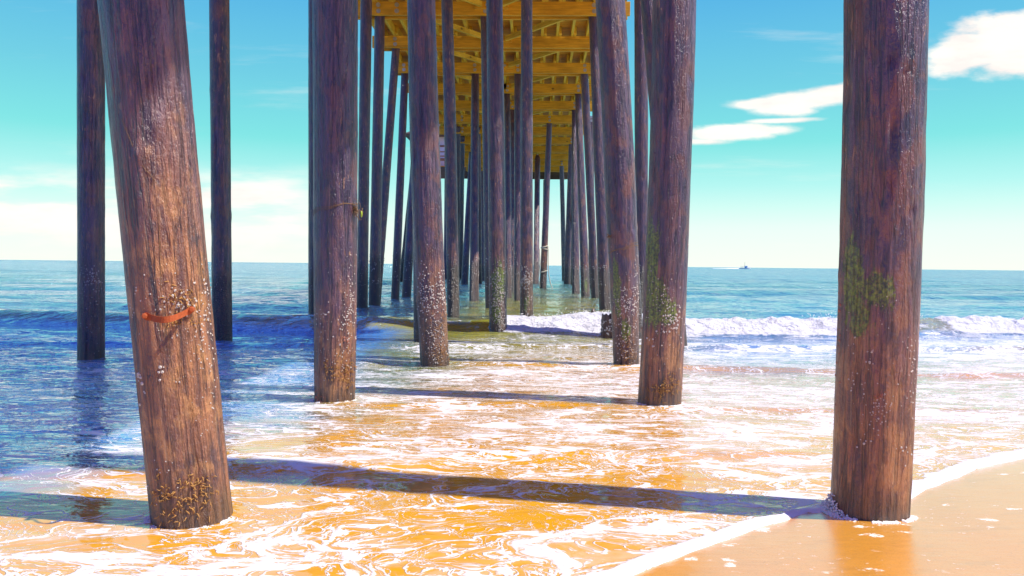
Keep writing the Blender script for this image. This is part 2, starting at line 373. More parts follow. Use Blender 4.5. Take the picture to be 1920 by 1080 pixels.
def water_material():
    m, t, p = new_mat('sea_water')
    pos = t.new('ShaderNodeNewGeometry').outputs['Position']; x, y, z = t.sep(pos)
    off = t.attr('off'); dens = t.attr('dens'); brk = t.attr('brk'); shal = t.attr('shal'); calm = t.attr('calm')
    # body colour: sand seen through a thin sheet, silty green, open sea; near blue paints in sky reflection
    nb = t.noise(t.xyz(t.m('MULTIPLY', x, 0.35), y, 0), 0.9, 4, 0.5)
    sand = t.mix(nb, (0.66, 0.300, 0.008), (0.80, 0.400, 0.020))
    silt = t.mix(t.sm(nb, 0.35, 0.65), (0.17, 0.20, 0.025), (0.34, 0.32, 0.055))
    sea = t.mix(t.sm(t.noise(t.xyz(t.m('MULTIPLY', x, 0.02), t.m('MULTIPLY', y, 0.05), 0), 1, 4, 0.6), 0.3, 0.7), (0.020, 0.170, 0.215), (0.035, 0.255, 0.28))
    sea = t.mix(t.sm(y, 13.0, 24.0), t.mix(nb, (0.035, 0.17, 0.44), (0.10, 0.28, 0.60)), sea)
    body = t.mix(t.attr('deep_skyrefl'), silt, sea)
    body = t.mix(shal, body, sand)
    # ripples, longer across the line of sight than along it
    a = t.xyz(t.m('MULTIPLY', x, 0.45), y, 0)
    wa = t.v('ADD', a, t.scale(t.noise(a, 1.5, 2, 0.5, out='Color'), 0.35))
    r1 = t.noise(wa, 2.6, 4, 0.55); r2 = t.noise(wa, 9.0, 4, 0.55); r3 = t.noise(t.xyz(t.m('MULTIPLY', x, 0.5), y, 0), 0.55, 4, 0.6)
    yk = t.sm(y, 4.0, 11.0, 1.05, 1.45)
    fq = t.xyz(t.m('MULTIPLY', x, 0.72), t.m('MULTIPLY', y, yk), 0)
    cen = t.v('SUBTRACT', t.noise(fq, 1.0, 3, 0.55, out='Color'), (0.5, 0.5, 0.5))
    wf = t.v('ADD', fq, t.scale(cen, 1.6))
    wf = t.v('ADD', wf, t.scale(t.v('SUBTRACT', t.noise(wf, 4.0, 4, 0.6, out='Color'), (0.5, 0.5, 0.5)), 0.28))
    br = t.noise(wf, 2.1, 4, 0.6); bl = t.noise(wf, 0.9, 4, 0.6)
    tiny = t.noise(t.xyz(t.m('MULTIPLY', x, 0.8), t.m('MULTIPLY', y, 1.5), 0), 34, 5, 0.75)
    def vein(sc, wd):
        n = t.m('ABSOLUTE', t.m('SUBTRACT', t.noise(wf, sc, 2.5, 0.5, 0.25), 0.5))
        wv_ = t.m('MULTIPLY', t.m('MULTIPLY', wd, dens), t.sm(br, 0.30, 0.68, 0.10, 1.0))
        return t.sm(n, wv_, t.m('MULTIPLY', wv_, 0.30))
    e1 = t.voro(wf, 1.6, 'DISTANCE_TO_EDGE'); wdt = t.m('MULTIPLY', t.m('MULTIPLY', dens, t.sm(br, 0.34, 0.66, 0.12, 1.0)), 0.15)
    foam = t.m('MAXIMUM', t.sm(e1, wdt, t.m('MULTIPLY', wdt, 0.3)), t.m('MAXIMUM', vein(2.3, 0.050), vein(5.4, 0.065)))
    foam = t.m('MAXIMUM', foam, t.m('MULTIPLY', vein(11.0, 0.085), 0.8))
    th = t.m('SUBTRACT', 0.80, t.m('MULTIPLY', dens, 0.33))
    patch = t.sm(t.m('ADD', t.m('ADD', t.m('MULTIPLY', bl, 0.5), t.m('MULTIPLY', br, 0.5)), t.m('MULTIPLY', t.m('SUBTRACT', tiny, 0.5), 0.10)), t.m('ADD', th, 0.01), t.m('ADD', th, 0.055))
    lacey = t.m('MULTIPLY', t.sm(t.noise(wf, 8.0, 5, 0.7), 0.34, 0.52, 0.30, 1.0), t.sm(t.voro(wf, 15.0), 0.10, 0.22, 0.45, 1.0))
    foam = t.m('MAXIMUM', foam, t.m('MULTIPLY', patch, lacey))
    soft = t.m('MULTIPLY', t.sm(t.m('ADD', t.m('MULTIPLY', bl, 0.5), t.m('MULTIPLY', br, 0.5)), t.m('SUBTRACT', th, 0.12), t.m('ADD', th, 0.02)), t.sm(t.noise(wf, 6.0, 5, 0.65), 0.36, 0.60, 0.10, 0.75))
    foam = t.m('MAXIMUM', foam, t.m('MULTIPLY', soft, 0.5))
    foam = t.m('MULTIPLY', foam, t.sm(dens, 0.03, 0.22))
    foam = t.m('MULTIPLY', foam, t.sm(tiny, 0.28, 0.46, 0.55, 1.0))
    fine = tiny
    bk = t.sm(t.m('ADD', brk, t.m('MULTIPLY', t.m('SUBTRACT', t.noise(wf, 4.5, 6, 0.75), 0.5), 1.7)), 0.46, 0.62)
    bk = t.m('MULTIPLY', bk, t.sm(brk, 0.02, 0.15))
    foam = t.m('MAXIMUM', foam, bk)
    c = t.mix(foam, body, (0.74, 0.74, 0.79))
    t.put(p.inputs['Base Color'], c)
    far = t.sm(y, 12.0, 90.0)
    rg = t.m('ADD', t.m('MULTIPLY', far, 0.16), 0.05)
    t.put(p.inputs['Roughness'], t.m('ADD', t.m('MULTIPLY', foam, 0.45), rg, clamp=True)); p.inputs['IOR'].default_value = 1.65
    t.put(p.inputs['Specular IOR Level'], t.sm(foam, 0, 1, 0.62, 0.35))
    t.put(p.inputs['Coat Weight'], t.m('MULTIPLY', t.sm(foam, 0, 0.8, 1.0, 0.0), t.sm(t.m('MULTIPLY', shal, t.sm(y, 9.0, 5.0)), 0.0, 1.0, 1.0, 0.30))); p.inputs['Coat IOR'].default_value = 1.9; t.put(p.inputs['Coat Roughness'], t.m('MULTIPLY', rg, 0.9))
    rip = t.m('ADD', t.m('ADD', t.m('MULTIPLY', r1, 1.0), t.m('MULTIPLY', r2, 0.42)), t.m('MULTIPLY', r3, t.m('ADD', 0.8, t.m('MULTIPLY', far, 9.0))))
    r4 = t.noise(t.xyz(t.m('MULTIPLY', x, 1.0), t.m('MULTIPLY', y, 0.42), 7.0), 0.9, 5, 0.62)
    r5 = t.m('ABSOLUTE', t.m('SUBTRACT', t.noise(wa, 5.0, 3, 0.5, 0.4), 0.5))
    rip = t.m('ADD', rip, t.m('ADD', t.m('MULTIPLY', r4, t.m('MULTIPLY', t.sm(y, 14.0, 60.0), 16.0)), t.m('MULTIPLY', r5, -0.9)))
    amp = t.m('MULTIPLY', calm, 0.085)
    n1 = t.bump(rip, 1.0, amp)
    fb = t.m('ADD', t.m('MULTIPLY', foam, 0.7), t.m('MULTIPLY', t.m('MULTIPLY', tiny, foam), 0.9))
    n2 = t.bump(fb, 0.8, 0.006, n1)
    lump = t.m('MULTIPLY', t.noise(pos, 3.5, 6, 0.65), t.m('MULTIPLY', t.sm(brk, 0.1, 0.6), t.sm(off, 3.0, 7.0)))
    n2 = t.bump(lump, 1.0, 0.22, n2)
    t.put(p.inputs['Normal'], n2); t.put(p.inputs['Coat Normal'], n2)
    return m
M['sand'] = sand_material(); M['water'] = water_material()

gx = axis_pts(-7, 7, 0.10, -400, 400, 26); gy = axis_pts(1, 9, 0.08, -300, 60, 26)
X, Y = np.meshgrid(gx, gy); Zs = sand_z(X, Y)
tag(grid_mesh('beach_sand', X, Y, Zs, M['sand'], {'shore': (ysh(X) - Y)}), 'wet orange sand of the beach', kind='structure')

STEP = 0.045
gx = axis_pts(-10.5, 11.5, STEP, -16000, 16000, 130); gy = axis_pts(1.2, 24, STEP, -60, 18000, 330)
X, Y = np.meshgrid(gx, gy)
def crest_y(x): return 15.0 + 0.25 * np.sin(x * 0.42 + 0.6) + 0.24 * np.clip(x - 2.5, 0, 40) + 0.12 * np.clip(-2 - x, 0, 12)
def water_z(X, Y, full=True):
    s = Y - ysh(X); a = sstep(0.3, 11, s); farf = 1 - sstep(60, 300, Y)
    z = 0.060 * a * (fbm(X * 0.55, Y * 1.25, 0.3, 3) - 0.5) * 2
    z += 0.020 * (0.15 + 0.85 * a) * (fbm(X * 1.8, Y * 3.8, 2.3, 3) - 0.5) * 2
    z += 0.016 * (1 - sstep(-3.2, -1.6, X)) * sstep(1.5, 4, s) * (1 - sstep(20, 40, Y)) * (fbm(X * 1.7 + 0.8 * Y, Y * 5.0, 8.3, 3) - 0.5) * 2
    z += 0.0045 * (fbm(X * 6, Y * 13, 5.3, 2) - 0.5) * 2
    # thin bores running up the beach
    for (yb, hb, sl, x0, x1) in ((5.25, 0.030, 0.10, -6, 1.5), (10.1, 0.045, -0.05, -1.9, 9), (7.35, 0.022, 0.03, -1.5, 4.0), (12.6, 0.05, 0.06, -9, 9)):
        yb_ = yb + sl * X + 0.5 * (vn(X * 0.8, yb) - 0.5); dd = Y - yb_
        z += hb * np.where(dd < 0, np.exp(-(dd / 0.12) ** 2), np.exp(-dd / 0.7)) * sstep(x0 - 1, x0, X) * (1 - sstep(x1, x1 + 1, X)) * (0.5 + vn(X * 1.7, yb + 2))
    broken_ = sstep(-1.6, -0.3, X)
    yc = crest_y(X) + 0.25 * (vn(X * 1.1, 3.3) - 0.5); dd = Y - yc
    hb = (0.26 + 0.06 * broken_) * (0.70 + 0.5 * vn(X * 0.55, 7.7) + 0.12 * vn(X * 2.3, 1.7)) * (1 - sstep(30, 70, np.abs(X)))
    prof = np.where(dd < 0, np.exp(-(np.abs(dd) / (0.42 + 0.2 * broken_)) ** 1.8), np.exp(-(dd / 1.7) ** 2))
    broken = sstep(-1.0, -0.3, X)
    z += hb * prof
    z += broken * 0.26 * sstep(0.15, 0.6, prof) * (fbm(X * 3.2, Y * 4.2, 1.1, 5) - 0.45)
    d2 = Y - (22.3 + 0.5 * np.sin(X * 0.3)); z += 0.13 * np.where(d2 < 0, np.exp(-(d2 / 0.7) ** 2), np.exp(-(d2 / 1.6) ** 2)) * (1 - sstep(30, 70, np.abs(X))) * (0.4 + vn(X * 0.3, 1.7)) * (1 - sstep(-3.5, -1.5, X) * 0.6)
    z += sstep(22, 40, Y) * farf * (0.07 * np.sin(Y * 0.75 + X * 0.12 + 2 * vn(X * 0.1, Y * 0.1)) + 0.05 * np.sin(Y * 1.4 - X * 0.2 + 3 * vn(X * 0.15, Y * 0.15, 3)))
    lw = 0.5 + 1.1 * vn(X * 2.1, Y * 2.1, 8.0); lip = np.exp(-((s - 0.04 * lw) / (0.05 * lw)) ** 2) * 0.024 * (0.35 + 1.3 * fbm(X * 11, Y * 11, 0, 3))
    z = np.where(s < 0.25, z * np.clip(s / 0.25, 0, 1), z) + lip
    z = np.where(s < 0, 0.35 * s + lip * 0.5, z)
    return z, s, prof, broken, dd
Z, s, prof, broken, dd = water_z(X, Y)
jn = 1.6 * (fbm(X * 0.9, Y * 1.3, 2.0, 4) - 0.5)
deep_skyrefl = np.clip(sstep(22, 60, Y) + (1 - sstep(-2.8, -1.6, X + jn)) * (1 - sstep(13, 20, Y) * 0.25), 0, 1)  # offshore depth, plus painted sky reflection at left and right
deep_skyrefl = np.maximum(deep_skyrefl, sstep(3.2, 7.0, X) * sstep(17.5, 20, Y)); deep_skyrefl = np.maximum(deep_skyrefl, 0.75 * sstep(1.6, 3.4, X) * sstep(3.5, 7, s)); deep_skyrefl *= 1 - 0.85 * sstep(0.2, 0.6, prof)
shal = (1 - 0.9 * sstep(0.1, 0.5, prof)) * (1 - sstep(5.5 - 2.6 * sstep(1.2, 3.2, X), 10.5 - 4.6 * sstep(1.2, 3.2, X), s + 1.5 * (fbm(X * 0.6, Y * 0.9, 0, 3) - 0.5))) * sstep(-3.7, -2.1, X + 0.45 * (4.8 - np.minimum(Y, 9)) + 0.7 * jn + 1.5 * (fbm(X * 2.6, Y * 5, 1.0, 4) - 0.5))  # sand colour cut back at the sides for the painted sky reflection
# foam density
nl = fbm(X * 0.45, Y * 0.9, 6.0, 3)
dens = 0.80 * sstep(-2.3, -1.2, X + 0.35 * np.clip(6 - Y, 0, 4) + 0.6 * (nl - 0.5)) * (1 - sstep(13.0, 15.0, Y - 0.24 * np.clip(X - 2.5, 0, 40)))
dens = np.maximum(dens, (0.40 + 0.30 * sstep(-1.4, -0.2, X)) * (1 - sstep(4.9, 5.9, Y + 0.25 * (X + 2) + 1.2 * (nl - 0.5))))
dens *= 0.36 + 0.82 * sstep(0.32, 0.64, nl)
dens = dens * (0.80 + 0.05 * sstep(1.5, 4.5, X - 0.10 * (Y - 8)) + 0.12 * sstep(8.5, 12, Y))
left = (1 - sstep(-3.0, -1.8, X + jn)) * sstep(3.8, 5.0, Y)
dens = np.maximum(dens, left * (0.16 + 0.26 * sstep(0.45, 0.65, nl)) * (1 - sstep(10, 14, Y)))  # thin streaks at left painted in for glints off the ripples
dens = np.maximum(dens, 0.75 * np.exp(-((X + 2.6 + jn + 0.5 * (Y - 5)) / 0.5) ** 2) * (1 - sstep(5.0, 6.5, Y)) * sstep(3.8, 4.6, Y))
dens = np.maximum(dens, 0.62 * np.exp(-((X + 2.1 + 1.2 * jn) / 0.6) ** 2) * sstep(5, 6, Y) * (1 - sstep(9, 12, Y)))
dens = np.maximum(dens, 0.10 * sstep(16, 18, Y) * (1 - sstep(20, 30, Y)))
lw = 0.5 + 1.1 * vn(X * 2.1, Y * 2.1, 8.0); edge = np.exp(-((s - 0.05 * lw) / (0.085 * lw)) ** 2)
edge2 = (1 - sstep(0.12, 0.55, s)) * (s > 0) * 0.45
front = sstep(0.10, 0.42, prof) * np.where(dd < 0.45, 1.0, 1 - sstep(0.45, 0.9, dd))
unb = sstep(0.0, 1.0, np.exp(-((X - 7.7) / 0.7) ** 2) + 0.8 * np.exp(-((X - 10.3) / 0.4) ** 2))
brk = np.clip(front * broken * (1 - 0.75 * unb) * 1.15, 0, 1)
brk = np.maximum(brk, 0.45 * (1 - broken) * np.where((dd > -0.35) & (dd < 0.15), 1.0, 0) * sstep(0.5, 0.9, prof) * sstep(0.45, 0.75, vn(X * 1.3, 2.2)))
brk = np.maximum(brk, np.clip(edge * 1.2 + edge2 * vn(X * 5, Y * 5) * 1.0, 0, 1))
brk = np.maximum(brk, 0.62 * broken * (dd < -0.3) * (dd > -2.4) * sstep(-2.4, -0.5, dd) * sstep(0.3, 0.7, vn(X * 1.2, Y * 2.6, 3.1)))
calm = 0.16 + 0.84 * sstep(2, 11, s); calm *= 1 + 1.0 * (1 - sstep(-3.5, -2.0, X)) * sstep(1.5, 4, s)
WZ = (gx, gy, Z)
tag(grid_mesh('sea_water', X, Y, Z, M['water'], {'off': s, 'dens': dens, 'brk': brk, 'shal': shal, 'deep_skyrefl': deep_skyrefl, 'calm': calm}), 'shallow sea water with foam and breaking wave', kind='structure')
def wz(x, y):
    i = int(np.clip(np.searchsorted(gx, x), 1, len(gx) - 1)); j = int(np.clip(np.searchsorted(gy, y), 1, len(gy) - 1)); return float(Z[j, i])

# ------------------------------------------------------------------ the pier
H = 7.4; CAPZ = EYE + H                        # underside of the cap beams
XL, XR = -5.50, 2.66                           # deck edges
BAY = 3.556; Y0 = 23.8                         # beam rows
PIER_END = 66.0
pier = empty('fishing_pier', (-1.4, 24.0, 0.0))
tag(pier, 'long wooden fishing pier on dark round piles seen from underneath', 'pier')
rows = [Y0 + BAY * k for k in range(-10, 12)]

PILES = []
class Pile:
    def __init__(s, ctrl, top=None, **kw):
        """ctrl: (px, py, width px) from top to foot in the photograph's pixels; the foot stands at z=0"""
        s.kw = kw; s.name = kw.get('name', 'pile')
        fx, fy, fw = ctrl[-1]
        b = at_z(fx, fy, 0.0)
        if 'Y' in kw: b = at_y(fx, fy, kw['Y']); b.z = 0.0
        P = [(b, fw)]; n = len(ctrl)
        for k in range(n - 2, -1, -1):
            px, py, wd = ctrl[k]; q = (fy - py) / (fy - ctrl[0][1]); Yk = b.y + ((kw.get('Yt', b.y)) - b.y) * q
            P.append((at_y(px, py, Yk), wd))
        z = np.array([p[0].z for p in P]); xs = np.array([p[0].x for p in P]); yy = np.array([p[0].y for p in P])
        rr = []
        for p, wd in P:
            c = p.y / math.hypot(p.x, p.y); rr.append(wd * p.y * c / (2 * F))
        rr = np.array(rr); s.base = b
        zt = kw.get('zt', CAPZ + 0.36) if top is None else top
        s.z0, s.z1 = kw.get('z0', -0.8), zt
        def ext(a, zz):
            if len(z) == 2: k = (a[1] - a[0]) / (z[1] - z[0]); return a[0] + k * (zz - z[0])
            co = np.polyfit(z, a, 2 if len(z) > 2 else 1)
            zc = np.clip(zz, -0.3, z[-1] + 0.2); v = np.polyval(co, zc); dv = np.polyval(np.polyder(co), zc); return v + dv * (zz - zc)
        s.fx = lambda zz: ext(xs, zz); s.fy = lambda zz: ext(yy, zz)
        rm = rr.mean(); s.fr = lambda zz: np.clip(np.interp(zz, z, rr) if len(z) > 1 else rm, rm * 0.75, rm * 1.25)
        s.R = rm
    def c(s, z): return Vector((float(s.fx(z)), float(s.fy(z)), z))
    def hit(s, px, py):
        """point on the near face of the pile under a pixel"""
        r = ray(px, py); o = Vector((0, 0, EYE)); D = float(s.fy(EYE)); k = (D - 1.2) / r.y
        k = D / r.y; p = o + r * k
        for _ in range(3):                                          # the axis at that height, then the circle round it
            cc = s.c(p.z); rad = float(s.fr(p.z)); a = r.x * r.x + r.y * r.y; b = -(r.x * cc.x + r.y * cc.y); e = cc.x ** 2 + cc.y ** 2 - rad * rad
            dd = b * b - a * e
            if dd < 0: return None, None
            k = (-b - math.sqrt(dd)) / a; p = o + r * k
        q = Vector((p.x - cc.x, p.y - cc.y, 0))
        return p, q.normalized()
    def build(s):
        near = s.base.y < 12; mid = s.base.y < 26
        nf, dz = (72, 0.03) if near else ((40, 0.06) if mid else (24, 0.12))
        zz = np.arange(s.z0, s.z1 + dz, dz); zz[-1] = s.z1
        ph = np.linspace(0, 2 * PI, nf, endpoint=False)
        A, Zg = np.meshgrid(ph, zz); seed = rng.random() * 50; ca, sa = np.cos(A), np.sin(A)
        Rr = np.asarray(s.fr(Zg)); cx = np.asarray(s.fx(Zg)); cy = np.asarray(s.fy(Zg))
        r0 = s.R
        rn = 1 + 0.055 * (fbm(ca * 1.2 + seed, sa * 1.2, Zg * 0.6, 3) - 0.5) + 0.045 * (fbm(ca * 6 + seed, sa * 6, Zg * 0.9, 3) - 0.5)
        rn += 0.030 * (fbm(ca * 12 + seed, sa * 12, Zg * 5, 2) - 0.5)
        chk = vn(ca * 9 + seed, sa * 9, Zg * 0.35); rn -= 0.055 * sstep(0.80, 0.90, chk)           # long drying checks
        for _ in range(7 if mid else 3):                                                              # knots and gouges
            a0, z0 = rng.random() * 2 * PI, rng.uniform(0.2, 4.5); dA = np.angle(np.exp(1j * (A - a0)))
            g = np.exp(-((dA * r0 / 0.035) ** 2 + ((Zg - z0) / 0.07) ** 2)); rn += g * rng.choice([-0.09, 0.06])
        for (px_, py_, sgn, wA, wZ) in s.kw.get('scars', []):
            p, nn = s.hit(px_, py_)
            if p is None: continue
            a0 = math.atan2(nn.y, nn.x); dA = np.angle(np.exp(1j * (A - a0))); rn += sgn * np.exp(-((dA * r0 / wA) ** 2 + ((Zg - p.z) / wZ) ** 2))
        Rr = Rr * rn
        Xp, Yp = cx + ca * Rr, cy + sa * Rr
        nx = len(ph); ny = len(zz); V = np.stack([Xp, Yp, Zg], -1).reshape(-1, 3)
        Fc = [(j * nx + i, j * nx + (i + 1) % nx, (j + 1) * nx + (i + 1) % nx, (j + 1) * nx + i) for j in range(ny - 1) for i in range(nx)]
        Fc.append(tuple((ny - 1) * nx + i for i in range(nx)))
        pc = np.stack([ca * r0 + seed, sa * r0 + seed * 0.3, Zg], -1).reshape(-1, 3)
        wl = s.kw.get('water', 0.0)
        nz = fbm(ca * 2 + seed, sa * 2, Zg * 1.2, 3)
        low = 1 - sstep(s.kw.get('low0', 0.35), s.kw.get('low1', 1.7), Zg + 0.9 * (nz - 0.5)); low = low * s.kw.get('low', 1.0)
        nb = fbm(ca * 5 + seed, sa * 5, Zg * 3, 3)
        base = (1 - sstep(0.08, 0.24, Zg + 0.30 * (nb - 0.5))) * 0.9
        b0, b1 = s.kw.get('band', (0.0, 0.0)); mus = sstep(b0 - 0.1, b0 + 0.05, Zg + 0.3 * (nb - 0.5)) * (1 - sstep(b1 - 0.25, b1 + 0.05, Zg + 0.5 * (nb - 0.5))) if b1 > 0 else Zg * 0
        moss = Zg * 0
        for (px_, py_, wA, wZ, k) in s.kw.get('moss', []):
            p, nn = s.hit(px_, py_)
            if p is None: continue
            a0 = math.atan2(nn.y, nn.x); dA = np.angle(np.exp(1j * (A - a0)))
            moss = np.maximum(moss, k * np.exp(-((dA * r0 / wA) ** 2 + ((Zg - p.z) / wZ) ** 2)))
        o = mesh('pile', V, Fc, M['pile'], pier, (s.base.x, s.base.y, 0), True,
                 {'pc': pc, 'low': low.ravel(), 'base': base.ravel(), 'mussel': np.clip(mus, 0, 1).ravel() * s.kw.get('mus', 0.9), 'moss': moss.ravel()})
        if s.kw.get('label'): o['label'] = s.kw['label']
        s.o = o; PILES.append(s); return s

# barnacles: little cratered cones
def barnacle(mb, p, n, r, h=None):
    n = n.normalized(); h = h or r * 0.75; a = n.orthogonal().normalized(); b = n.cross(a); k = 7; V = []
    rot = random.random() * 6; sq = random.uniform(0.75, 1.2)
    for (rad, hh) in ((1.0, -0.15), (0.62, 1.0), (0.34, 0.95), (0.2, 0.35)):
        for i in range(k):
            q = rot + 2 * PI * i / k; V.append(p + (a * math.cos(q) * sq + b * math.sin(q)) * r * rad * random.uniform(0.88, 1.12) + n * h * hh)
    Fc = [(j * k + i, j * k + (i + 1) % k, (j + 1) * k + (i + 1) % k, (j + 1) * k + i) for j in range(3) for i in range(k)] + [tuple(3 * k + i for i in range(k))]
    mb.add(V, Fc)
def surf(P, a, z):
    n = Vector((math.cos(a), math.sin(a), 0)); c = P.c(z); return c + n * float(P.fr(z)) * 1.0, n
def clusters(P, spots, extra=0, zr=(0.1, 1.4), rad=(0.004, 0.010), mat='shell', name='barnacles'):
    """spots: (px, py, spread px x, spread px y, count, size m)"""
    mb = MB()
    for (px, py, ex, ey, cnt, rb) in spots:
        for _ in range(cnt):
            p, n = P.hit(random.gauss(px, ex), random.gauss(py, ey))
            if p is None: continue
            barnacle(mb, p, n + Vector((0, 0, random.uniform(-.2, .2))), rb * random.uniform(0.55, 1.35))
    for _ in range(extra):
        a = random.random() * 2 * PI; z = random.triangular(zr[0], zr[1], (zr[0] + zr[1]) / 2)
        if vn(np.array(math.cos(a) * 3 + P.base.x * 3), np.array(math.sin(a) * 3), np.array(z * 4)) < 0.60: continue
        p, n = surf(P, a, z); barnacle(mb, p, n, random.uniform(*rad))
    if mb.V:
        o = mb.build(name, M[mat], P.o, (P.base.x, P.base.y, 0), True); o['kind'] = 'stuff'; return o
def tufts(P, spots, mat='tuft'):
    mb = MB()
    for (px, py, ex, ey, cnt, L) in spots:
        for _ in range(cnt):
            p, n = P.hit(random.gauss(px, ex), random.gauss(py, ey))
            if p is None: continue
            d0 = (n * 0.5 + Vector((random.uniform(-1, 1), random.uniform(-.3, .3), random.uniform(-1.2, 0.8)))).normalized()
            q = p - n * 0.004; pts = [q]
            for k in range(4): q = q + (d0 + Vector((random.uniform(-.7, .7), random.uniform(-.3, .3), random.uniform(-.7, .7)))).normalized() * L * 0.3; pts.append(q)
            mb.tube(pts, [0.0030, 0.0032, 0.0028, 0.0022, 0.001], 4)
    o = mb.build('hydroid_tufts', M[mat], P.o, (P.base.x, P.base.y, 0), True); o['kind'] = 'stuff'; return o

# ---- front row
pA = Pile([(266, 0, 166), (312, 500, 162), (361, 968, 160)], name='pile', low0=0.8, low1=2.7,
          label='thick leaning pile in the left foreground with a rusty strap', scars=[(285, 170, -.10, .03, .12), (300, 230, .08, .03, .06), (262, 290, .07, .05, .03), (330, 300, .06, .02, .1)]).build()
pB = Pile([(1660, 0, 155), (1648, 540, 150), (1630, 962, 148)], low0=0.4, low1=1.7, low=0.85, label='thick pile standing at the edge of the wet sand on the right',
          moss=[(1600, 530, .07, .16, 1.1), (1645, 545, .08, .09, 1.0), (1590, 480, .035, .12, 1.1), (1610, 600, .08, .10, .8)],
          scars=[(1675, 110, -.12, .012, .03), (1677, 240, -.10, .012, .09), (1672, 330, -.08, .012, .08), (1710, 395, -.08, .012, .02), (1700, 135, -.09, .012, .02)]).build()
pC = Pile([(628.5, 0, 86), (629, 340, 84), (628, 752, 79)], low=0.9, low0=0.3, low1=1.5, label='upright pile with dry seaweed tied round it').build()
pD = Pile([(1264, 0, 80), (1255, 340, 78), (1250, 500, 79), (1236, 759, 80)], low=0.8, low0=0.3, low1=1.6, label='pile with a long patch of green moss on its left side',
          moss=[(1222, 490, .07, .30, 1.3), (1228, 565, .10, .22, 1.3), (1252, 585, .08, .10, 1.5), (1215, 450, .04, .2, 1.1)]).build()
pE = Pile([(790, 0, 52), (799, 340, 56), (815.5, 685, 55)], band=(0.05, 0.75), mus=0.45, low=0.8, low0=0.35, low1=1.9).build()
pF = Pile([(1144, 0, 54), (1161, 340, 58), (1171, 500, 54), (1174, 688, 48)], band=(0.1, 0.7), mus=0.45, low=0.7, low0=0.2, low1=1.4, moss=[(1156, 540, .06, .35, 1.1), (1172, 620, .07, .14, .9)]).build()
pG = Pile([(171, 0, 55), (171, 673, 54)], low=0.25, band=(0.0, 1.05), mus=0.35).build()
pH = Pile([(411, 0, 39), (417, 642, 39)], low=0.3, band=(0.0, 1.2), mus=0.75).build()
pI = Pile([(594, 0, 32), (594, 617, 32)], low=0.3, band=(0, 1.2)).build()
pJ = Pile([(789, 0, 36), (794, 641, 37)], low=0.4, band=(0, 0.9)).build()
pK = Pile([(1217, 0, 32), (1272, 652, 35)], low=0.5, band=(0, 0.9)).build()
pL = Pile([(1158, 50, 32), (1189, 636, 34)], low=0.5, band=(0, 1.2)).build()
pM = Pile([(927, 0, 30), (931, 340, 32), (934, 630, 33)], band=(0.0, 1.0), mus=0.6, low=0.6, low0=0.4, low1=2.3, moss=[(936, 530, .13, .32, 1.2), (930, 585, .08, .25, .9)]).build()
pN = Pile([(987.5, 0, 21), (987.5, 340, 22.5), (987.5, 600, 25)], band=(0.0, 1.0), mus=0.6, low=0.7, low0=.5, low1=2.2, moss=[(985, 570, .08, .2, .6)]).build()
pO = Pile([(687, 0, 22), (682, 340, 21), (679, 583, 22)], low=0.25, band=(0, 1.3)).build()
pP = Pile([(838, 0, 21), (846, 340, 23), (850, 594, 23)], low=0.5, band=(0, 1.4)).build()
pQ = Pile([(1202, 0, 25), (1203, 600, 25)], low=0.5, band=(0, 1.3)).build()
# ---- the rows whose tops show: foot pixel, top pixel, index of the cap beam they carry
def far(top, foot, n, **kw):
    Yb = Y0 + BAY * n + 0.27
    k = dict(low=0.5, low0=.4, low1=2.2, band=(0, 1.3), mus=0.75); k.update(kw)
    return Pile([top, foot], Yt=Yb, zt=CAPZ + 0.34, **k).build()
FR = [far((712, 38, 19), (702, 574, 22), 0, band=(0, 1.6)), far((742, 96, 15), (706, 565, 17), 1, band=(0, 1.6)), far((759, 140, 14), (741, 560, 16), 2, band=(0, 1.7)),
      far((785, 178, 14), (762, 556, 18), 3, band=(0, 1.8)), far((784, 232, 11), (754, 529, 13), 5, band=(0, 1.9)),
      far((911, 36, 20), (920, 579, 20), 0), far((891, 139, 14), (889, 564, 18), 2, band=(0, 1.5)), far((859, 253, 9), (857, 530, 10), 6),
      far((867, 269, 9), (863, 524, 10), 7), far((884, 285, 9), (871, 535, 14), 8, band=(0, 2)), far((904, 322, 8), (905, 527, 8), 11),
      far((971, 140, 13), (971, 562, 14), 2), far((951, 177, 11), (954, 557, 12), 3), far((961, 206, 10), (964, 551, 11), 4), far((956, 232, 9), (958, 542, 9), 5),
      far((1008, 286, 10), (1005, 535, 11), 9, band=(0, 1.7)), far((1030, 232, 10), (1018, 544, 13), 5, low=0.9, low1=4.5),
      far((1053, 308, 8), (1058, 527, 9), 10), far((1071, 271, 9), (1063, 536, 13), 7), far((1078, 252, 9), (1072, 534, 9), 6),
      far((1077, 206, 10), (1080, 552, 15), 4), far((1084, 178, 12), (1098, 557, 17), 3, moss=[(1098, 535, .1, .3, .7)]), far((1096, 140, 14), (1116, 560, 15), 2),
      far((1113, 34, 18), (1135, 581, 23), 0), far((1108, 232, 10), (1110, 545, 13), 5), far((897, 252, 9), (899, 533, 10), 6), far((925, 270, 9), (927, 536, 10), 7),
      far((990, 206, 10), (990, 548, 12), 4)]

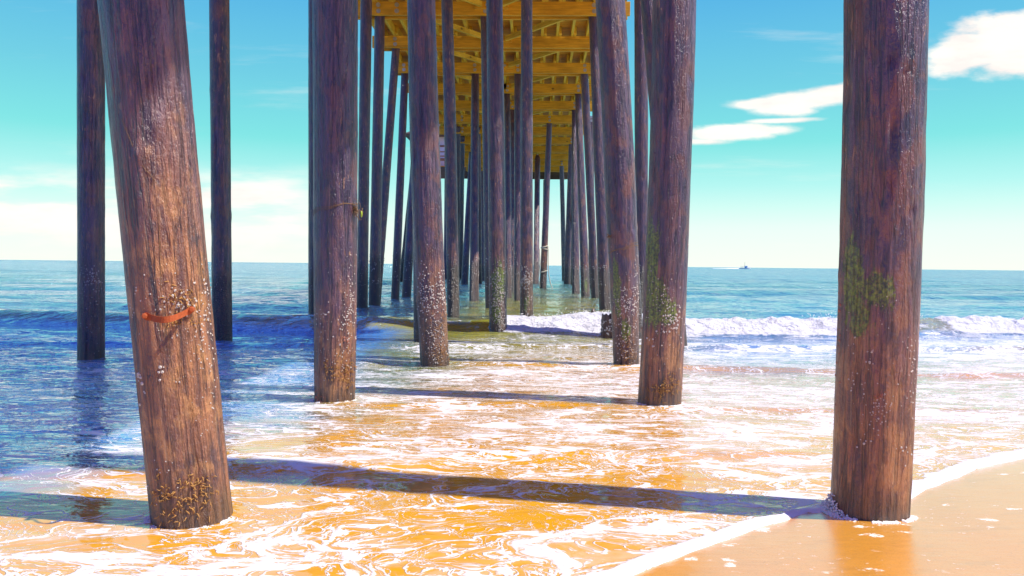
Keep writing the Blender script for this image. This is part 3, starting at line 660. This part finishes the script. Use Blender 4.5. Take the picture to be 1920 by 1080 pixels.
# barnacles on the near piles, where the photograph has them
clusters(pA, [(340, 563, 22, 12, 42, .0055), (385, 570, 7, 45, 55, .0045), (395, 640, 8, 60, 45, .0035), (300, 545, 30, 25, 22, .004), (245, 560, 5, 30, 12, .004), (350, 610, 30, 14, 25, .004),
              (295, 690, 12, 14, 8, .008), (360, 640, 30, 50, 40, .003), (260, 730, 4, 30, 4, .008), (300, 890, 20, 30, 12, .004), (390, 760, 20, 60, 18, .0025)], 60, (0.1, 1.4), (.003, .006))
clusters(pB, [(1635, 670, 4, 12, 10, .0065), (1650, 780, 14, 26, 46, .0045), (1660, 765, 10, 14, 22, .004), (1712, 690, 5, 40, 34, .004), (1600, 710, 8, 30, 8, .0055), (1616, 830, 5, 4, 4, .006), (1650, 700, 30, 60, 12, .004),
              (1695, 850, 8, 14, 8, .005), (1640, 600, 30, 30, 26, .003)], 60, (0.2, 1.3), (.003, .006))
clusters(pB, [(1573, 600, 3, 30, 14, .008), (1572, 700, 3, 50, 10, .007), (1650, 742, 10, 3, 12, .005)], mat='pinkshell', name='limpets')
clusters(pC, [(660, 560, 5, 50, 70, .006), (655, 590, 9, 25, 60, .006), (650, 650, 12, 30, 30, .006), (600, 592, 10, 8, 14, .007), (612, 640, 14, 30, 14, .005), (630, 680, 20, 30, 26, .005), (640, 520, 20, 60, 26, .003)], 60, (.1, 1.4), (.004, .007))
clusters(pC, [(655, 636, 8, 6, 10, .009), (598, 746, 5, 5, 8, .012), (592, 720, 2, 20, 8, .008)], mat='pinkshell', name='limpets')
clusters(pD, [(1252, 590, 12, 20, 60, .007), (1240, 555, 18, 20, 50, .005), (1262, 600, 10, 12, 26, .009), (1230, 600, 20, 50, 50, .004), (1228, 640, 14, 12, 8, .009), (1270, 560, 6, 50, 26, .004)], 80, (.1, 1.6), (.004, .007))
clusters(pD, [(1201, 610, 3, 8, 14, .010), (1199, 650, 2, 14, 10, .010)], mat='pinkshell', name='limpets')
clusters(pE, [(815, 555, 16, 14, 90, .009), (830, 540, 6, 22, 60, .009), (792, 535, 6, 20, 46, .008), (800, 585, 14, 26, 50, .008), (822, 655, 12, 26, 90, .007), (810, 620, 14, 20, 40, .006)], 80, (.1, 1.5), (.005, .008))
clusters(pF, [(1180, 565, 12, 18, 110, .008), (1192, 545, 4, 30, 50, .008), (1176, 640, 12, 24, 90, .008), (1160, 600, 12, 50, 50, .006)], 80, (.1, 1.5), (.005, .008))
clusters(pG, [(165, 515, 16, 10, 60, .007), (175, 545, 16, 14, 50, .006), (160, 580, 14, 30, 30, .006), (180, 620, 12, 30, 20, .005)], 60, (.1, 1.5), (.004, .008))
clusters(pH, [(417, 520, 12, 30, 40, .005)], 100, (.1, 1.6), (.004, .008))
clusters(pM, [(935, 545, 9, 26, 190, .010), (940, 600, 8, 14, 80, .010), (930, 570, 8, 26, 90, .009)], 100, (.1, 1.9), (.007, .011))
clusters(pN, [(990, 522, 9, 10, 130, .013), (984, 530, 8, 20, 70, .011), (990, 575, 7, 12, 26, .012)], 60, (.1, 1.8), (.008, .012))
clusters(pP, [(852, 545, 8, 30, 90, .010)], 120, (.1, 1.7), (.006, .011))
clusters(pO, [(684, 540, 7, 30, 30, .007)], 90, (.1, 1.7), (.006, .010))
for P in (pI, pJ, pK, pL, pQ): clusters(P, [], 200, (.05, 1.7), (.006, .011))
for P in FR: clusters(P, [], 190, (0.05, float(P.kw.get('band', (0, 1.6))[1]) + 0.5), (.011, .020))
tufts(pA, [(330, 945, 30, 16, 60, .026), (365, 905, 20, 10, 30, .024), (300, 920, 10, 14, 22, .024), (390, 930, 14, 20, 22, .024)])
tufts(pC, [(640, 700, 14, 14, 70, .03), (655, 690, 6, 20, 50, .035), (615, 690, 8, 8, 24, .03)])
tufts(pD, [(1255, 725, 16, 12, 60, .03), (1235, 735, 14, 8, 60, .03)])
tufts(pE, [(828, 610, 8, 14, 40, .03), (830, 660, 9, 12, 70, .03)])
tufts(pF, [(1180, 665, 12, 14, 60, .03), (1170, 640, 10, 12, 30, .03)])
tufts(pA, [(345, 560, 16, 12, 46, .025), (350, 602, 28, 5, 24, .02)])

# rusty strap bolted to the leaning pile
def strap():
    a, na = pA.hit(272, 592); b, nb = pA.hit(360, 580); n = (na + nb).normalized()
    pts = []
    for k in range(17):
        q = k / 16; m_ = a.lerp(b, q); out = 0.012 + 0.075 * math.sin(PI * min(1, max(0, (q - .12) / .76))) ** 0.7
        pts.append(m_ + n * (out + 0.028 * math.sin(PI * q)) + Vector((0, 0, -0.026 * math.sin(PI * q))))
    V = []; Fc = []
    for k, p in enumerate(pts):
        for (i, j) in ((0, -1), (0, 1), (1, 1), (1, -1)):
            V.append(p + n * i * 0.009 + Vector((0, 0, j * (0.015 + (0.004 if k in (0, 1, 15, 16) else 0)))))
    for k in range(len(pts) - 1):
        for i in range(4): j = (i + 1) % 4; Fc.append((k * 4 + i, (k + 1) * 4 + i, (k + 1) * 4 + j, k * 4 + j))
    Fc += [(0, 1, 2, 3), tuple((len(pts) - 1) * 4 + i for i in (3, 2, 1, 0))]
    mb = MB(); mb.add(V, Fc)
    for p in (pts[0], pts[-1]):
        mb.tube([p + n * 0.006, p + n * 0.024, p + n * 0.026], [0.015, 0.013, 0.008], 8)
    mb.tube([a - n * .02, pts[0] + n * .004], 0.01, 8); mb.tube([b - n * .02, pts[-1] + n * .004], 0.01, 8)
    o = mb.build('iron_strap', M['rust'], pA.o, (pA.base.x, pA.base.y, 0), False)
    o['label'] = 'rusty orange iron strap bolted across the pile'
strap()

# ---- cap beams in pairs, with bolts at each pile
def cyl_bolt():
    mb = MB()
    for (r, y0, y1, n) in ((0.068, 0.0, -0.008, 14), (0.030, -0.008, -0.03, 6)):
        V = [(r * math.cos(2 * PI * i / n), yy, r * math.sin(2 * PI * i / n)) for yy in (y0, y1) for i in range(n)]
        mb.add(V, [(i, (i + 1) % n, n + (i + 1) % n, n + i) for i in range(n)] + [tuple(n + i for i in range(n))])
    return mb
bolt_me = None
def put_bolt(parent, x, y, z, s=1.0):
    global bolt_me
    if bolt_me is None:
        o = cyl_bolt().build('bolt', M['steel'], parent, (0, 0, 0)); bolt_me = o.data
    else:
        o = bpy.data.objects.new('bolt', bolt_me); C.objects.link(o); o.parent = parent
    o.location = Vector((x, y, z)) - WORLD[parent.name]; o.scale = (s, s, s)
tops = [(P, float(P.fx(CAPZ + 0.2)), float(P.fy(CAPZ + 0.2))) for P in PILES]
CH, CT = 0.40, 0.11
for n, yr in enumerate(rows):
    k = n - 10; vis = 0 <= k <= 11
    x0 = XL - 0.12 + random.uniform(-.08, .08); x1 = XR + 0.03 + random.uniform(-.03, .03)
    nb_ = MB().box(x0, x1, yr, yr + CT, CAPZ, CAPZ + CH).build('cap_beam', M['timber'], pier, (-1.4, yr, CAPZ))
    MB().box(x0 + .05, x1 - .04, yr + 0.34, yr + 0.34 + CT, CAPZ - 0.012, CAPZ + CH - 0.012).build('cap_beam', M['timber'], pier, (-1.4, yr + .34, CAPZ))
    if vis:
        for (P, xx, yy) in tops:
            if abs(yy - yr - 0.27) < 0.6 and k < 11:
                put_bolt(nb_, xx, yr, CAPZ + 0.30); put_bolt(nb_, xx + .01, yr, CAPZ + 0.12)
        if k < 11:
            for xx in (XL + 1.3 + 0.3 * (k % 2),): put_bolt(nb_, xx, yr, CAPZ + .3); put_bolt(nb_, xx, yr, CAPZ + .12)
    # plan bracing: a V from the middle of this beam out to the sides of the one before
    if k >= -4 and k < 11:
        xm = -1.38
        for sgn, xe in ((-1, XL + 1.7), (1, XR - 1.5)):
            cb = MB().box(xm + sgn * 0.22 - 0.28, xm + sgn * 0.22 + 0.28, yr - 0.103, yr - 0.003, CAPZ + 0.16, CAPZ + 0.37).build('cleat', M['timber'], pier, (xm, yr, CAPZ + .2))
            put_bolt(cb, xm + sgn * 0.12, yr - 0.103, CAPZ + 0.27, 0.8); put_bolt(cb, xm + sgn * 0.38, yr - 0.103, CAPZ + 0.27, 0.8)
            MB().beam((xm + sgn * 0.30, yr - 0.16, CAPZ + 0.27), (xe, yr - BAY + 0.50, CAPZ + 0.22), 0.09, 0.16).build('brace', M['joist'], pier, (xm, yr - 1.5, CAPZ + .2))
JZ = CAPZ + CH
xj = XL + 0.15; js = []
while xj < XR: js.append(xj); xj += 0.505
for xx in js:
    mb = MB()
    for k, yr in enumerate(rows[:-1]):
        o_ = 0.05 if k % 2 else -0.05
        mb.box(xx + o_ - 0.045, xx + o_ + 0.045, yr - 0.2, yr + BAY + 0.15, JZ - 0.012 + 0.0 * k, JZ + 0.27 + 0.001 * (k % 2), 'y')
    mb.build('joist', M['joist'], pier, (xx, 24, JZ))
mb = MB(); yy = rows[0] - 0.5; 
while yy < PIER_END:
    mb.box(XL - 0.06 + random.uniform(-.02, .02), XR + 0.06 + random.uniform(-.02, .02), yy, yy + 0.185, JZ + 0.275, JZ + 0.325 + random.uniform(0, .004), 'x'); yy += 0.195
mb.build('deck', M['deck'], pier, (-1.4, 24, JZ + .3))
# wider head of the pier with its dark fascia, railing
MB().box(XL - 4.9, XR + 0.1, PIER_END - 0.1, PIER_END + 9, JZ + .26, JZ + .34).build('head_deck', M['deck'], pier, (-1.4, PIER_END, JZ))
MB().box(XL - 4.9, XR + 0.1, PIER_END - 0.20, PIER_END - 0.11, CAPZ - 0.30, JZ + .25).build('fascia', M['fascia'], pier, (-1.4, PIER_END, JZ))
mb = MB()
for xx in np.arange(XL - 4.8, XL, 0.9): mb.box(xx, xx + .1, PIER_END - .1, PIER_END, JZ + .35, JZ + 1.45, 'z')
for zz in (0.75, 1.1, 1.46): mb.box(XL - 4.9, XL + .05, PIER_END - .12, PIER_END + .02, JZ + zz, JZ + zz + .09)
mb.build('railing', M['brown'], pier, (XL, PIER_END, JZ))
for xx in (XR + .02, XL - .06):
    mb = MB()
    for yy in np.arange(rows[0], PIER_END - 1, 2.4): mb.box(xx - .045, xx + .045, yy, yy + .09, JZ + .33, JZ + 1.4, 'z', .004)
    for zz in (0.7, 1.05, 1.401): mb.box(xx - .06, xx + .06, rows[0] - .2, PIER_END - .2, JZ + zz, JZ + zz + .04, 'y', .004)
    mb.build('railing', M['joist'], pier, (xx, 24, JZ))
# piles under the wider head
for (xx, yy) in ((-9.6, 67.5), (-7.6, 67.5), (-7.9, 72), (-2.5, 72), (0.8, 72)):
    mb = MB(); mb.tube([(xx, yy, z) for z in (-.8, 1, 3, 5, 7, CAPZ + .3)], [.19, .18, .175, .17, .165, .16], 16)
    o = mesh('pile', mb.V, mb.F, M['pile'], pier, (xx, yy, 0), True, {'pc': np.array(mb.V) - np.array([xx, yy, 0]), 'low': np.zeros(len(mb.V))})

# hut at the head of the pier
hut = empty('pier_hut', (-8.1, PIER_END + 3, JZ + .34))
tag(hut, 'small white hut with brown bands at the far left end of the pier', 'hut')
bz = JZ + .344
MB().box(-10.0, -6.4, PIER_END + 1, PIER_END + 5, bz, bz + 2.6, 'z').build('wall', M['white'], hut, (-8.1, PIER_END + 3, bz))
mb = MB()
for zz in (0.6, 1.7): mb.box(-10.03, -6.37, PIER_END + .97, PIER_END + 5.03, bz + zz, bz + zz + .16)
mb.build('trim_band', M['brown'], hut, (-8.1, PIER_END + 3, bz))
rx0, rx1, ry0, ry1 = -11.0, -5.6, PIER_END + .2, PIER_END + 5.8
mesh('roof', [(rx0, ry0, bz + 2.55), (rx1, ry0, bz + 2.55), (rx1, ry1, bz + 2.55), (rx0, ry1, bz + 2.55), (rx0, ry0, bz + 2.7), (rx1, ry0, bz + 2.7), (rx1, ry1, bz + 2.7), (rx0, ry1, bz + 2.7), (-9.2, PIER_END + 3, bz + 4), (-7.2, PIER_END + 3, bz + 4)],
     [(3, 2, 1, 0), (0, 1, 5, 4), (1, 2, 6, 5), (2, 3, 7, 6), (3, 0, 4, 7), (4, 5, 9, 8), (6, 7, 8, 9), (5, 6, 9), (7, 4, 8)], M['fascia'], hut, (-8.1, PIER_END + 3, bz), False)

# ------------------------------------------------------------------ broken stumps standing in the breaker
def stump(foot, w, top_py, label, z_lean=0.0):
    b = at_z(foot[0], foot[1], 0.0); r = w * b.y / (2 * F); zt = EYE + (ray(foot[0], top_py).z / ray(foot[0], top_py).y) * b.y
    nf = 28; zz = np.concatenate([np.arange(-0.6, zt - 0.12, 0.05), np.linspace(zt - 0.10, zt, 5)]); V = []; sd_ = random.random() * 40
    for k, z in enumerate(zz):
        for i in range(nf):
            a = 2 * PI * i / nf; j = float(fbm(math.cos(a) * 2 + sd_, math.sin(a) * 2, z * 3, 3)); jag = float(vn(math.cos(a) * 2.3 + sd_, math.sin(a) * 2.3, 0))
            q = min(1, max(0, (z - (zt - 0.3)) / 0.3)); rr = r * (1 + 0.35 * (j - .5) - 0.12 * q * jag)
            V.append((b.x + z_lean * z + rr * math.cos(a), b.y + rr * math.sin(a), z - q * 0.20 * jag))
    m_ = len(zz)
    for f in (0.72, 0.4, 0.12):
        for i in range(nf):
            a = 2 * PI * i / nf; V.append((b.x + z_lean * zt + r * f * math.cos(a), b.y + r * f * math.sin(a), zt - 0.13 - 0.09 * float(vn(math.cos(a) * 3 * f + sd_, math.sin(a) * 3 * f, 5)) - .05 * (1 - f)))
    n2 = m_ + 3; Fc = [(k * nf + i, k * nf + (i + 1) % nf, (k + 1) * nf + (i + 1) % nf, (k + 1) * nf + i) for k in range(n2 - 1) for i in range(nf)]; Fc.append(tuple((n2 - 1) * nf + i for i in range(nf)))
    V = np.array(V); one = np.ones(len(V))
    root = empty('pile_stump', (b.x, b.y, 0)); tag(root, label, 'stump', 'broken pile stumps in the surf')
    mesh('stump_wood', V, Fc, M['pile'], root, (b.x, b.y, 0), True, {'pc': V - np.array([b.x, b.y, 0]), 'low': one * 0.8, 'mussel': one * 0.55})
    mb = MB()
    for _ in range(90):
        a = random.random() * 2 * PI; z = random.uniform(0.05, zt - 0.12); n = Vector((math.cos(a), math.sin(a), 0)); barnacle(mb, Vector((b.x + z_lean * z, b.y, z)) + n * r * 0.98, n, random.uniform(.010, .020))
    o = mb.build('barnacles', M['shell'], root, (b.x, b.y, 0), True); o['kind'] = 'stuff'
stump((1114, 616), 19, 574, 'lower dark broken pile stump further out in the surf')
stump((1139, 635), 26, 586, 'taller broken pile stump beside the leaning pile, crusted with barnacles', 0.04)

# ------------------------------------------------------------------ ropes, twine
def around(P, zc, tilt, r, mb, turns=1.0, a0=0.0, n=48, off=1.03):
    pts = []
    for k in range(int(n * turns) + 1):
        a = a0 + 2 * PI * k / n; z = zc + tilt * math.cos(a) + 0.008 * math.sin(5 * a); c = P.c(z); pts.append(c + Vector((math.cos(a), math.sin(a), 0)) * float(P.fr(z)) * off)
    mb.tube(pts, r, 6)
def drop(P, px0, py0, px1, py1, r, mb, n=24, wig=0.006, out=0.006):
    pts = []
    for k in range(n + 1):
        q = k / n; p, nn = P.hit(px0 + (px1 - px0) * q, py0 + (py1 - py0) * q)
        if p is None: continue
        pts.append(p + nn * out + Vector((random.uniform(-wig, wig), 0, random.uniform(-wig, wig))))
    if len(pts) > 2: mb.tube(pts, r, 5)
# rope on the far leaning pile
PR = FR[16]; mb = MB()
zr_ = EYE + (ray(1020, 463).z / ray(1020, 463).y) * PR.base.y
around(PR, zr_, 0.05, 0.035, mb, 2.2); around(PR, zr_ - .1, -0.06, 0.03, mb, 1.0); around(PR, zr_ - 1.3, 0.05, 0.03, mb, 1.1)
a = PR.c(zr_) + Vector((.2, -.1, 0)); e = at_z(1040, 548, -0.1)
mb.tube([a.lerp(e, q / 14) + Vector((0.25 * math.sin(PI * q / 14) * -0.5, 0, -0.35 * math.sin(PI * q / 14))) for q in range(15)], 0.022, 6)
a2 = a + Vector((-.45, -.12, -0.1)); mb.tube([a2, a2 + Vector((.02, -.02, -.8)), a2 + Vector((-.05, -.02, -1.6)), a2 + Vector((0.03, 0, -2.0))], 0.03, 6)
tag(mb.build('mooring_rope', M['rope'], None, (PR.base.x, PR.base.y, 0), True), 'pale rope wound round the far leaning pile and trailing into the sea', 'rope')
# dried seaweed and lure on the second-row pile
mb = MB(); p0, n0 = pC.hit(632, 388)
zc = p0.z; 
for k in range(3): around(pC, zc - 0.01 * k + .01, 0.035 + .01 * k, 0.0014, mb, 1.0, a0=0.4 * k, off=1.02)
q0, _ = pC.hit(664, 392)
for k in range(34):
    q = q0 + Vector((random.uniform(-.01, .06), random.uniform(-.05, .02), random.uniform(-.10, .06))); pts = [q0]
    for i in range(5): pts.append(q0.lerp(q, (i + 1) / 5) + Vector((random.uniform(-.018, .018), random.uniform(-.015, .015), random.uniform(-.025, .02))))
    mb.tube(pts, 0.0018, 4)
far_pt = q0 + Vector((0.075, -0.03, -0.02))
mb.tube([q0 + Vector((.0, -.02, .10)), q0 + Vector((.03, -.03, .085)), q0 + Vector((.06, -.03, .05)), far_pt + Vector((0, 0, .0))], 0.002, 5)
for k in range(10): mb.tube([far_pt, far_pt + Vector((random.uniform(-.015, .015), random.uniform(-.01, .01), -random.uniform(.02, .05))), far_pt + Vector((random.uniform(-.02, .02), 0, random.uniform(-.04, .03)))], 0.002, 4)
root = empty('seaweed_strand', q0); tag(root, 'dried tan seaweed and line tied round the second pile from the left', 'seaweed')
mb.build('strand', M['twine'], root, q0, True)
mb = MB(); mb.tube([far_pt + Vector((0, 0, .0)), far_pt + Vector((0, 0, -.012)), far_pt + Vector((0, 0, -.045)), far_pt + Vector((0, 0, -.06))], [.003, .010, .009, .002], 8)
mb.build('lure', M['lure'], root, far_pt, True)
# twine down the foreground pile
mb = MB(); drop(pA, 228, 222, 262, 305, .0011, mb, wig=.0015, out=.002); drop(pA, 262, 305, 296, 345, .0011, mb, wig=.0015, out=.002); drop(pA, 296, 345, 302, 548, .0011, mb, wig=.0012, out=.002)
tag(mb.build('twine', M['twine'], None, (pA.base.x, pA.base.y, 1.3), True), 'thin tan twine hanging down the leaning foreground pile', 'twine')
mb = MB(); za = pF.hit(1165, 466)[0].z; around(pF, za, 0.05, .003, mb, 1.0, a0=.3); around(pF, za + .02, 0.07, .0025, mb, 1.0, a0=1.3)
q, n_ = pF.hit(1144, 443); 
for k in range(12): mb.tube([q, q + Vector((random.uniform(-.05, .03), -.03, random.uniform(-.03, .03)))], .006, 4)
tag(mb.build('fishing_line', M['twine'], None, (pF.base.x, pF.base.y, za), True), 'loop of old fishing line round the mossy pile right of the centre', 'fishing line')

# ------------------------------------------------------------------ boat far out with its wake
bp = at_z(1396, 504.2, 0.0); boat = empty('fishing_boat', bp); tag(boat, 'small white and blue fishing boat on the horizon', 'boat')
L = 10.6; bx, by = bp.x, bp.y
st = [(-.5, .85, .75), (-.3, .95, .75), (0, 1.0, .85), (.25, .9, 1.1), (.42, .5, 1.4), (.5, .05, 1.65)]; V = []; Fc = []
for (q, wd, hh) in st:
    for (yy, zz) in ((-1.3 * wd, hh), (-1.1 * wd, 0.1), (0, -.5), (1.1 * wd, .1), (1.3 * wd, hh)): V.append((bx + q * L, by + yy, zz))
for k in range(5):
    for i in range(4): Fc.append((k * 5 + i, (k + 1) * 5 + i, (k + 1) * 5 + i + 1, k * 5 + i + 1))
    Fc.append((k * 5 + 4, (k + 1) * 5 + 4, (k + 1) * 5, k * 5))
Fc.append((0, 1, 2, 3, 4)); mesh('hull', V, Fc, M['white'], boat, bp, False)
MB().box(bx - .1, bx + 2.6, by - .9, by + .9, .92, 2.9, 'x', .05).build('cabin', M['white'], boat, bp)
MB().box(bx + .1, bx + 1.5, by - 1.36, by - 1.31, .5, 1.6, 'x', .01).box(bx + .1, bx + 2.0, by - .95, by - .91, 1.7, 2.3, 'x', .01).build('blue_panel', M['blue'], boat, bp)
MB().box(bx - 3.4, bx - .2, by - .8, by + .8, 2.45, 2.6, 'x', .02).build('canopy', M['white'], boat, bp)
mb = MB(); mb.tube([(bx + .2, by, 2.4), (bx + .2, by, 6.2)], .13, 6)
for (xx, yy) in ((-3.2, -.7), (-3.2, .7), (-1.6, -.7), (-1.6, .7)): mb.tube([(bx + xx, by + yy, .7), (bx + xx, by + yy, 2.5)], .07, 6)
mb.build('mast', M['grey'], boat, bp)
mb = MB(); V = []; nW = 40
for k in range(nW + 1):
    q = k / nW; xx = bx - 3.6 - q * 26; wd = 1.0 + 3.0 * q; hh = (0.75 * (1 - q) ** 1.5 + 0.18) * (0.7 + 0.6 * random.random())
    V += [(xx, by - wd, -.05), (xx, by - wd * .4, hh), (xx, by + wd * .4, hh * .8), (xx, by + wd, -.05)]
Fc = [(k * 4 + i, k * 4 + i + 1, (k + 1) * 4 + i + 1, (k + 1) * 4 + i) for k in range(nW) for i in range(3)]
M['foam'] = plain('foam', (0.88, 0.86, 0.84), 0.7, 0, 0.15, 30)
tag(mesh('wake', V, Fc, M['foam'], None, (bx, by, 0), True), 'white wake trailing behind the boat', kind='structure')

# ------------------------------------------------------------------ foam bubbles and wash at the feet of the nearest piles
def wash(P, name, label, a0, a1, n, rad, hh, zb=0.0):
    mb = MB()
    for _ in range(n):
        a = R(random.uniform(a0, a1))
        if float(vn(math.cos(a) * 3.2 + P.base.x, math.sin(a) * 3.2, 3)) < 0.42: continue
        rr = P.R * random.uniform(1.0, 1.0 + rad); x, y = P.base.x + rr * math.cos(a), P.base.y + rr * math.sin(a)
        z = max(wz(x, y), float(sand_z(np.array(x), np.array(y)))) + zb; b = random.uniform(.0025, .007) * (1.2 - 0.5 * (rr / P.R - 1) / rad)
        k = 6; V = []; 
        for (f, g) in ((1, 0), (.8, .55), (.35, .85)):
            V += [(x + b * f * math.cos(2 * PI * i / k), y + b * f * math.sin(2 * PI * i / k), z + b * g * hh) for i in range(k)]
        mb.add(V, [(j * k + i, j * k + (i + 1) % k, (j + 1) * k + (i + 1) % k, (j + 1) * k + i) for j in (0, 1) for i in range(k)] + [tuple(2 * k + i for i in range(k))])
    o = mb.build(name, M['foam'], None, (P.base.x, P.base.y, 0), True); tag(o, label, None, kind='stuff')
wash(pB, 'foam_bubbles', 'foam bubbles round the foot of the right foreground pile', 150, 390, 1500, .16, 1.2)
wash(pA, 'foam_bubbles', 'foam bubbles round the foot of the leaning foreground pile', 180, 360, 420, .16, 1.0)
wash(pC, 'foam_bubbles', 'foam bubbles round the foot of the seaweed tied pile', 180, 360, 300, .14, 1.0)
wash(pD, 'foam_bubbles', 'foam bubbles round the foot of the moss streaked pile', 180, 360, 300, .14, 1.0)

mb = MB()
for _ in range(1500):
    x = random.uniform(-0.4, 11); yc = float(crest_y(np.array(x))) + random.gauss(0.05, 0.25)
    if float(vn(np.array(x * 1.4), np.array(3.0))) < 0.35: continue
    z = wz(x, yc) + abs(random.gauss(0, 0.05)); b = random.uniform(.004, .013)
    mb.add([(x + b, yc, z), (x - b * .5, yc + b * .8, z), (x - b * .5, yc - b * .8, z), (x, yc, z + b * 1.3), (x, yc, z - b)], [(0, 1, 3), (1, 2, 3), (2, 0, 3), (1, 0, 4), (2, 1, 4), (0, 2, 4)])
tag(mb.build('spray', M['foam'], None, (5, 15, 0), True), 'white spray drops over the breaking wave crest', kind='stuff')
mb = MB()
for _ in range(420):
    a = R(random.gauss(185, 22)); rr = pB.R * random.uniform(1.0, 1.25); hgt = 0.11 * math.exp(-((rr / pB.R - 1.0) / 0.14) ** 2) * math.exp(-((math.degrees(a) - 180) / 26) ** 2)
    x, y = pB.base.x + rr * math.cos(a), pB.base.y + rr * math.sin(a); z = random.uniform(0, max(hgt, .004)) + 0.004; b = random.uniform(.004, .010)
    mb.add([(x + b, y, z), (x, y + b, z), (x - b, y, z), (x, y - b, z), (x, y, z + b), (x, y, z - b)], [(0, 1, 4), (1, 2, 4), (2, 3, 4), (3, 0, 4), (1, 0, 5), (2, 1, 5), (3, 2, 5), (0, 3, 5)])
tag(mb.build('splash', M['foam'], None, (pB.base.x, pB.base.y, 0), True), 'small splash running up the left side of the right foreground pile', kind='stuff')
scn.render.engine = 'CYCLES'
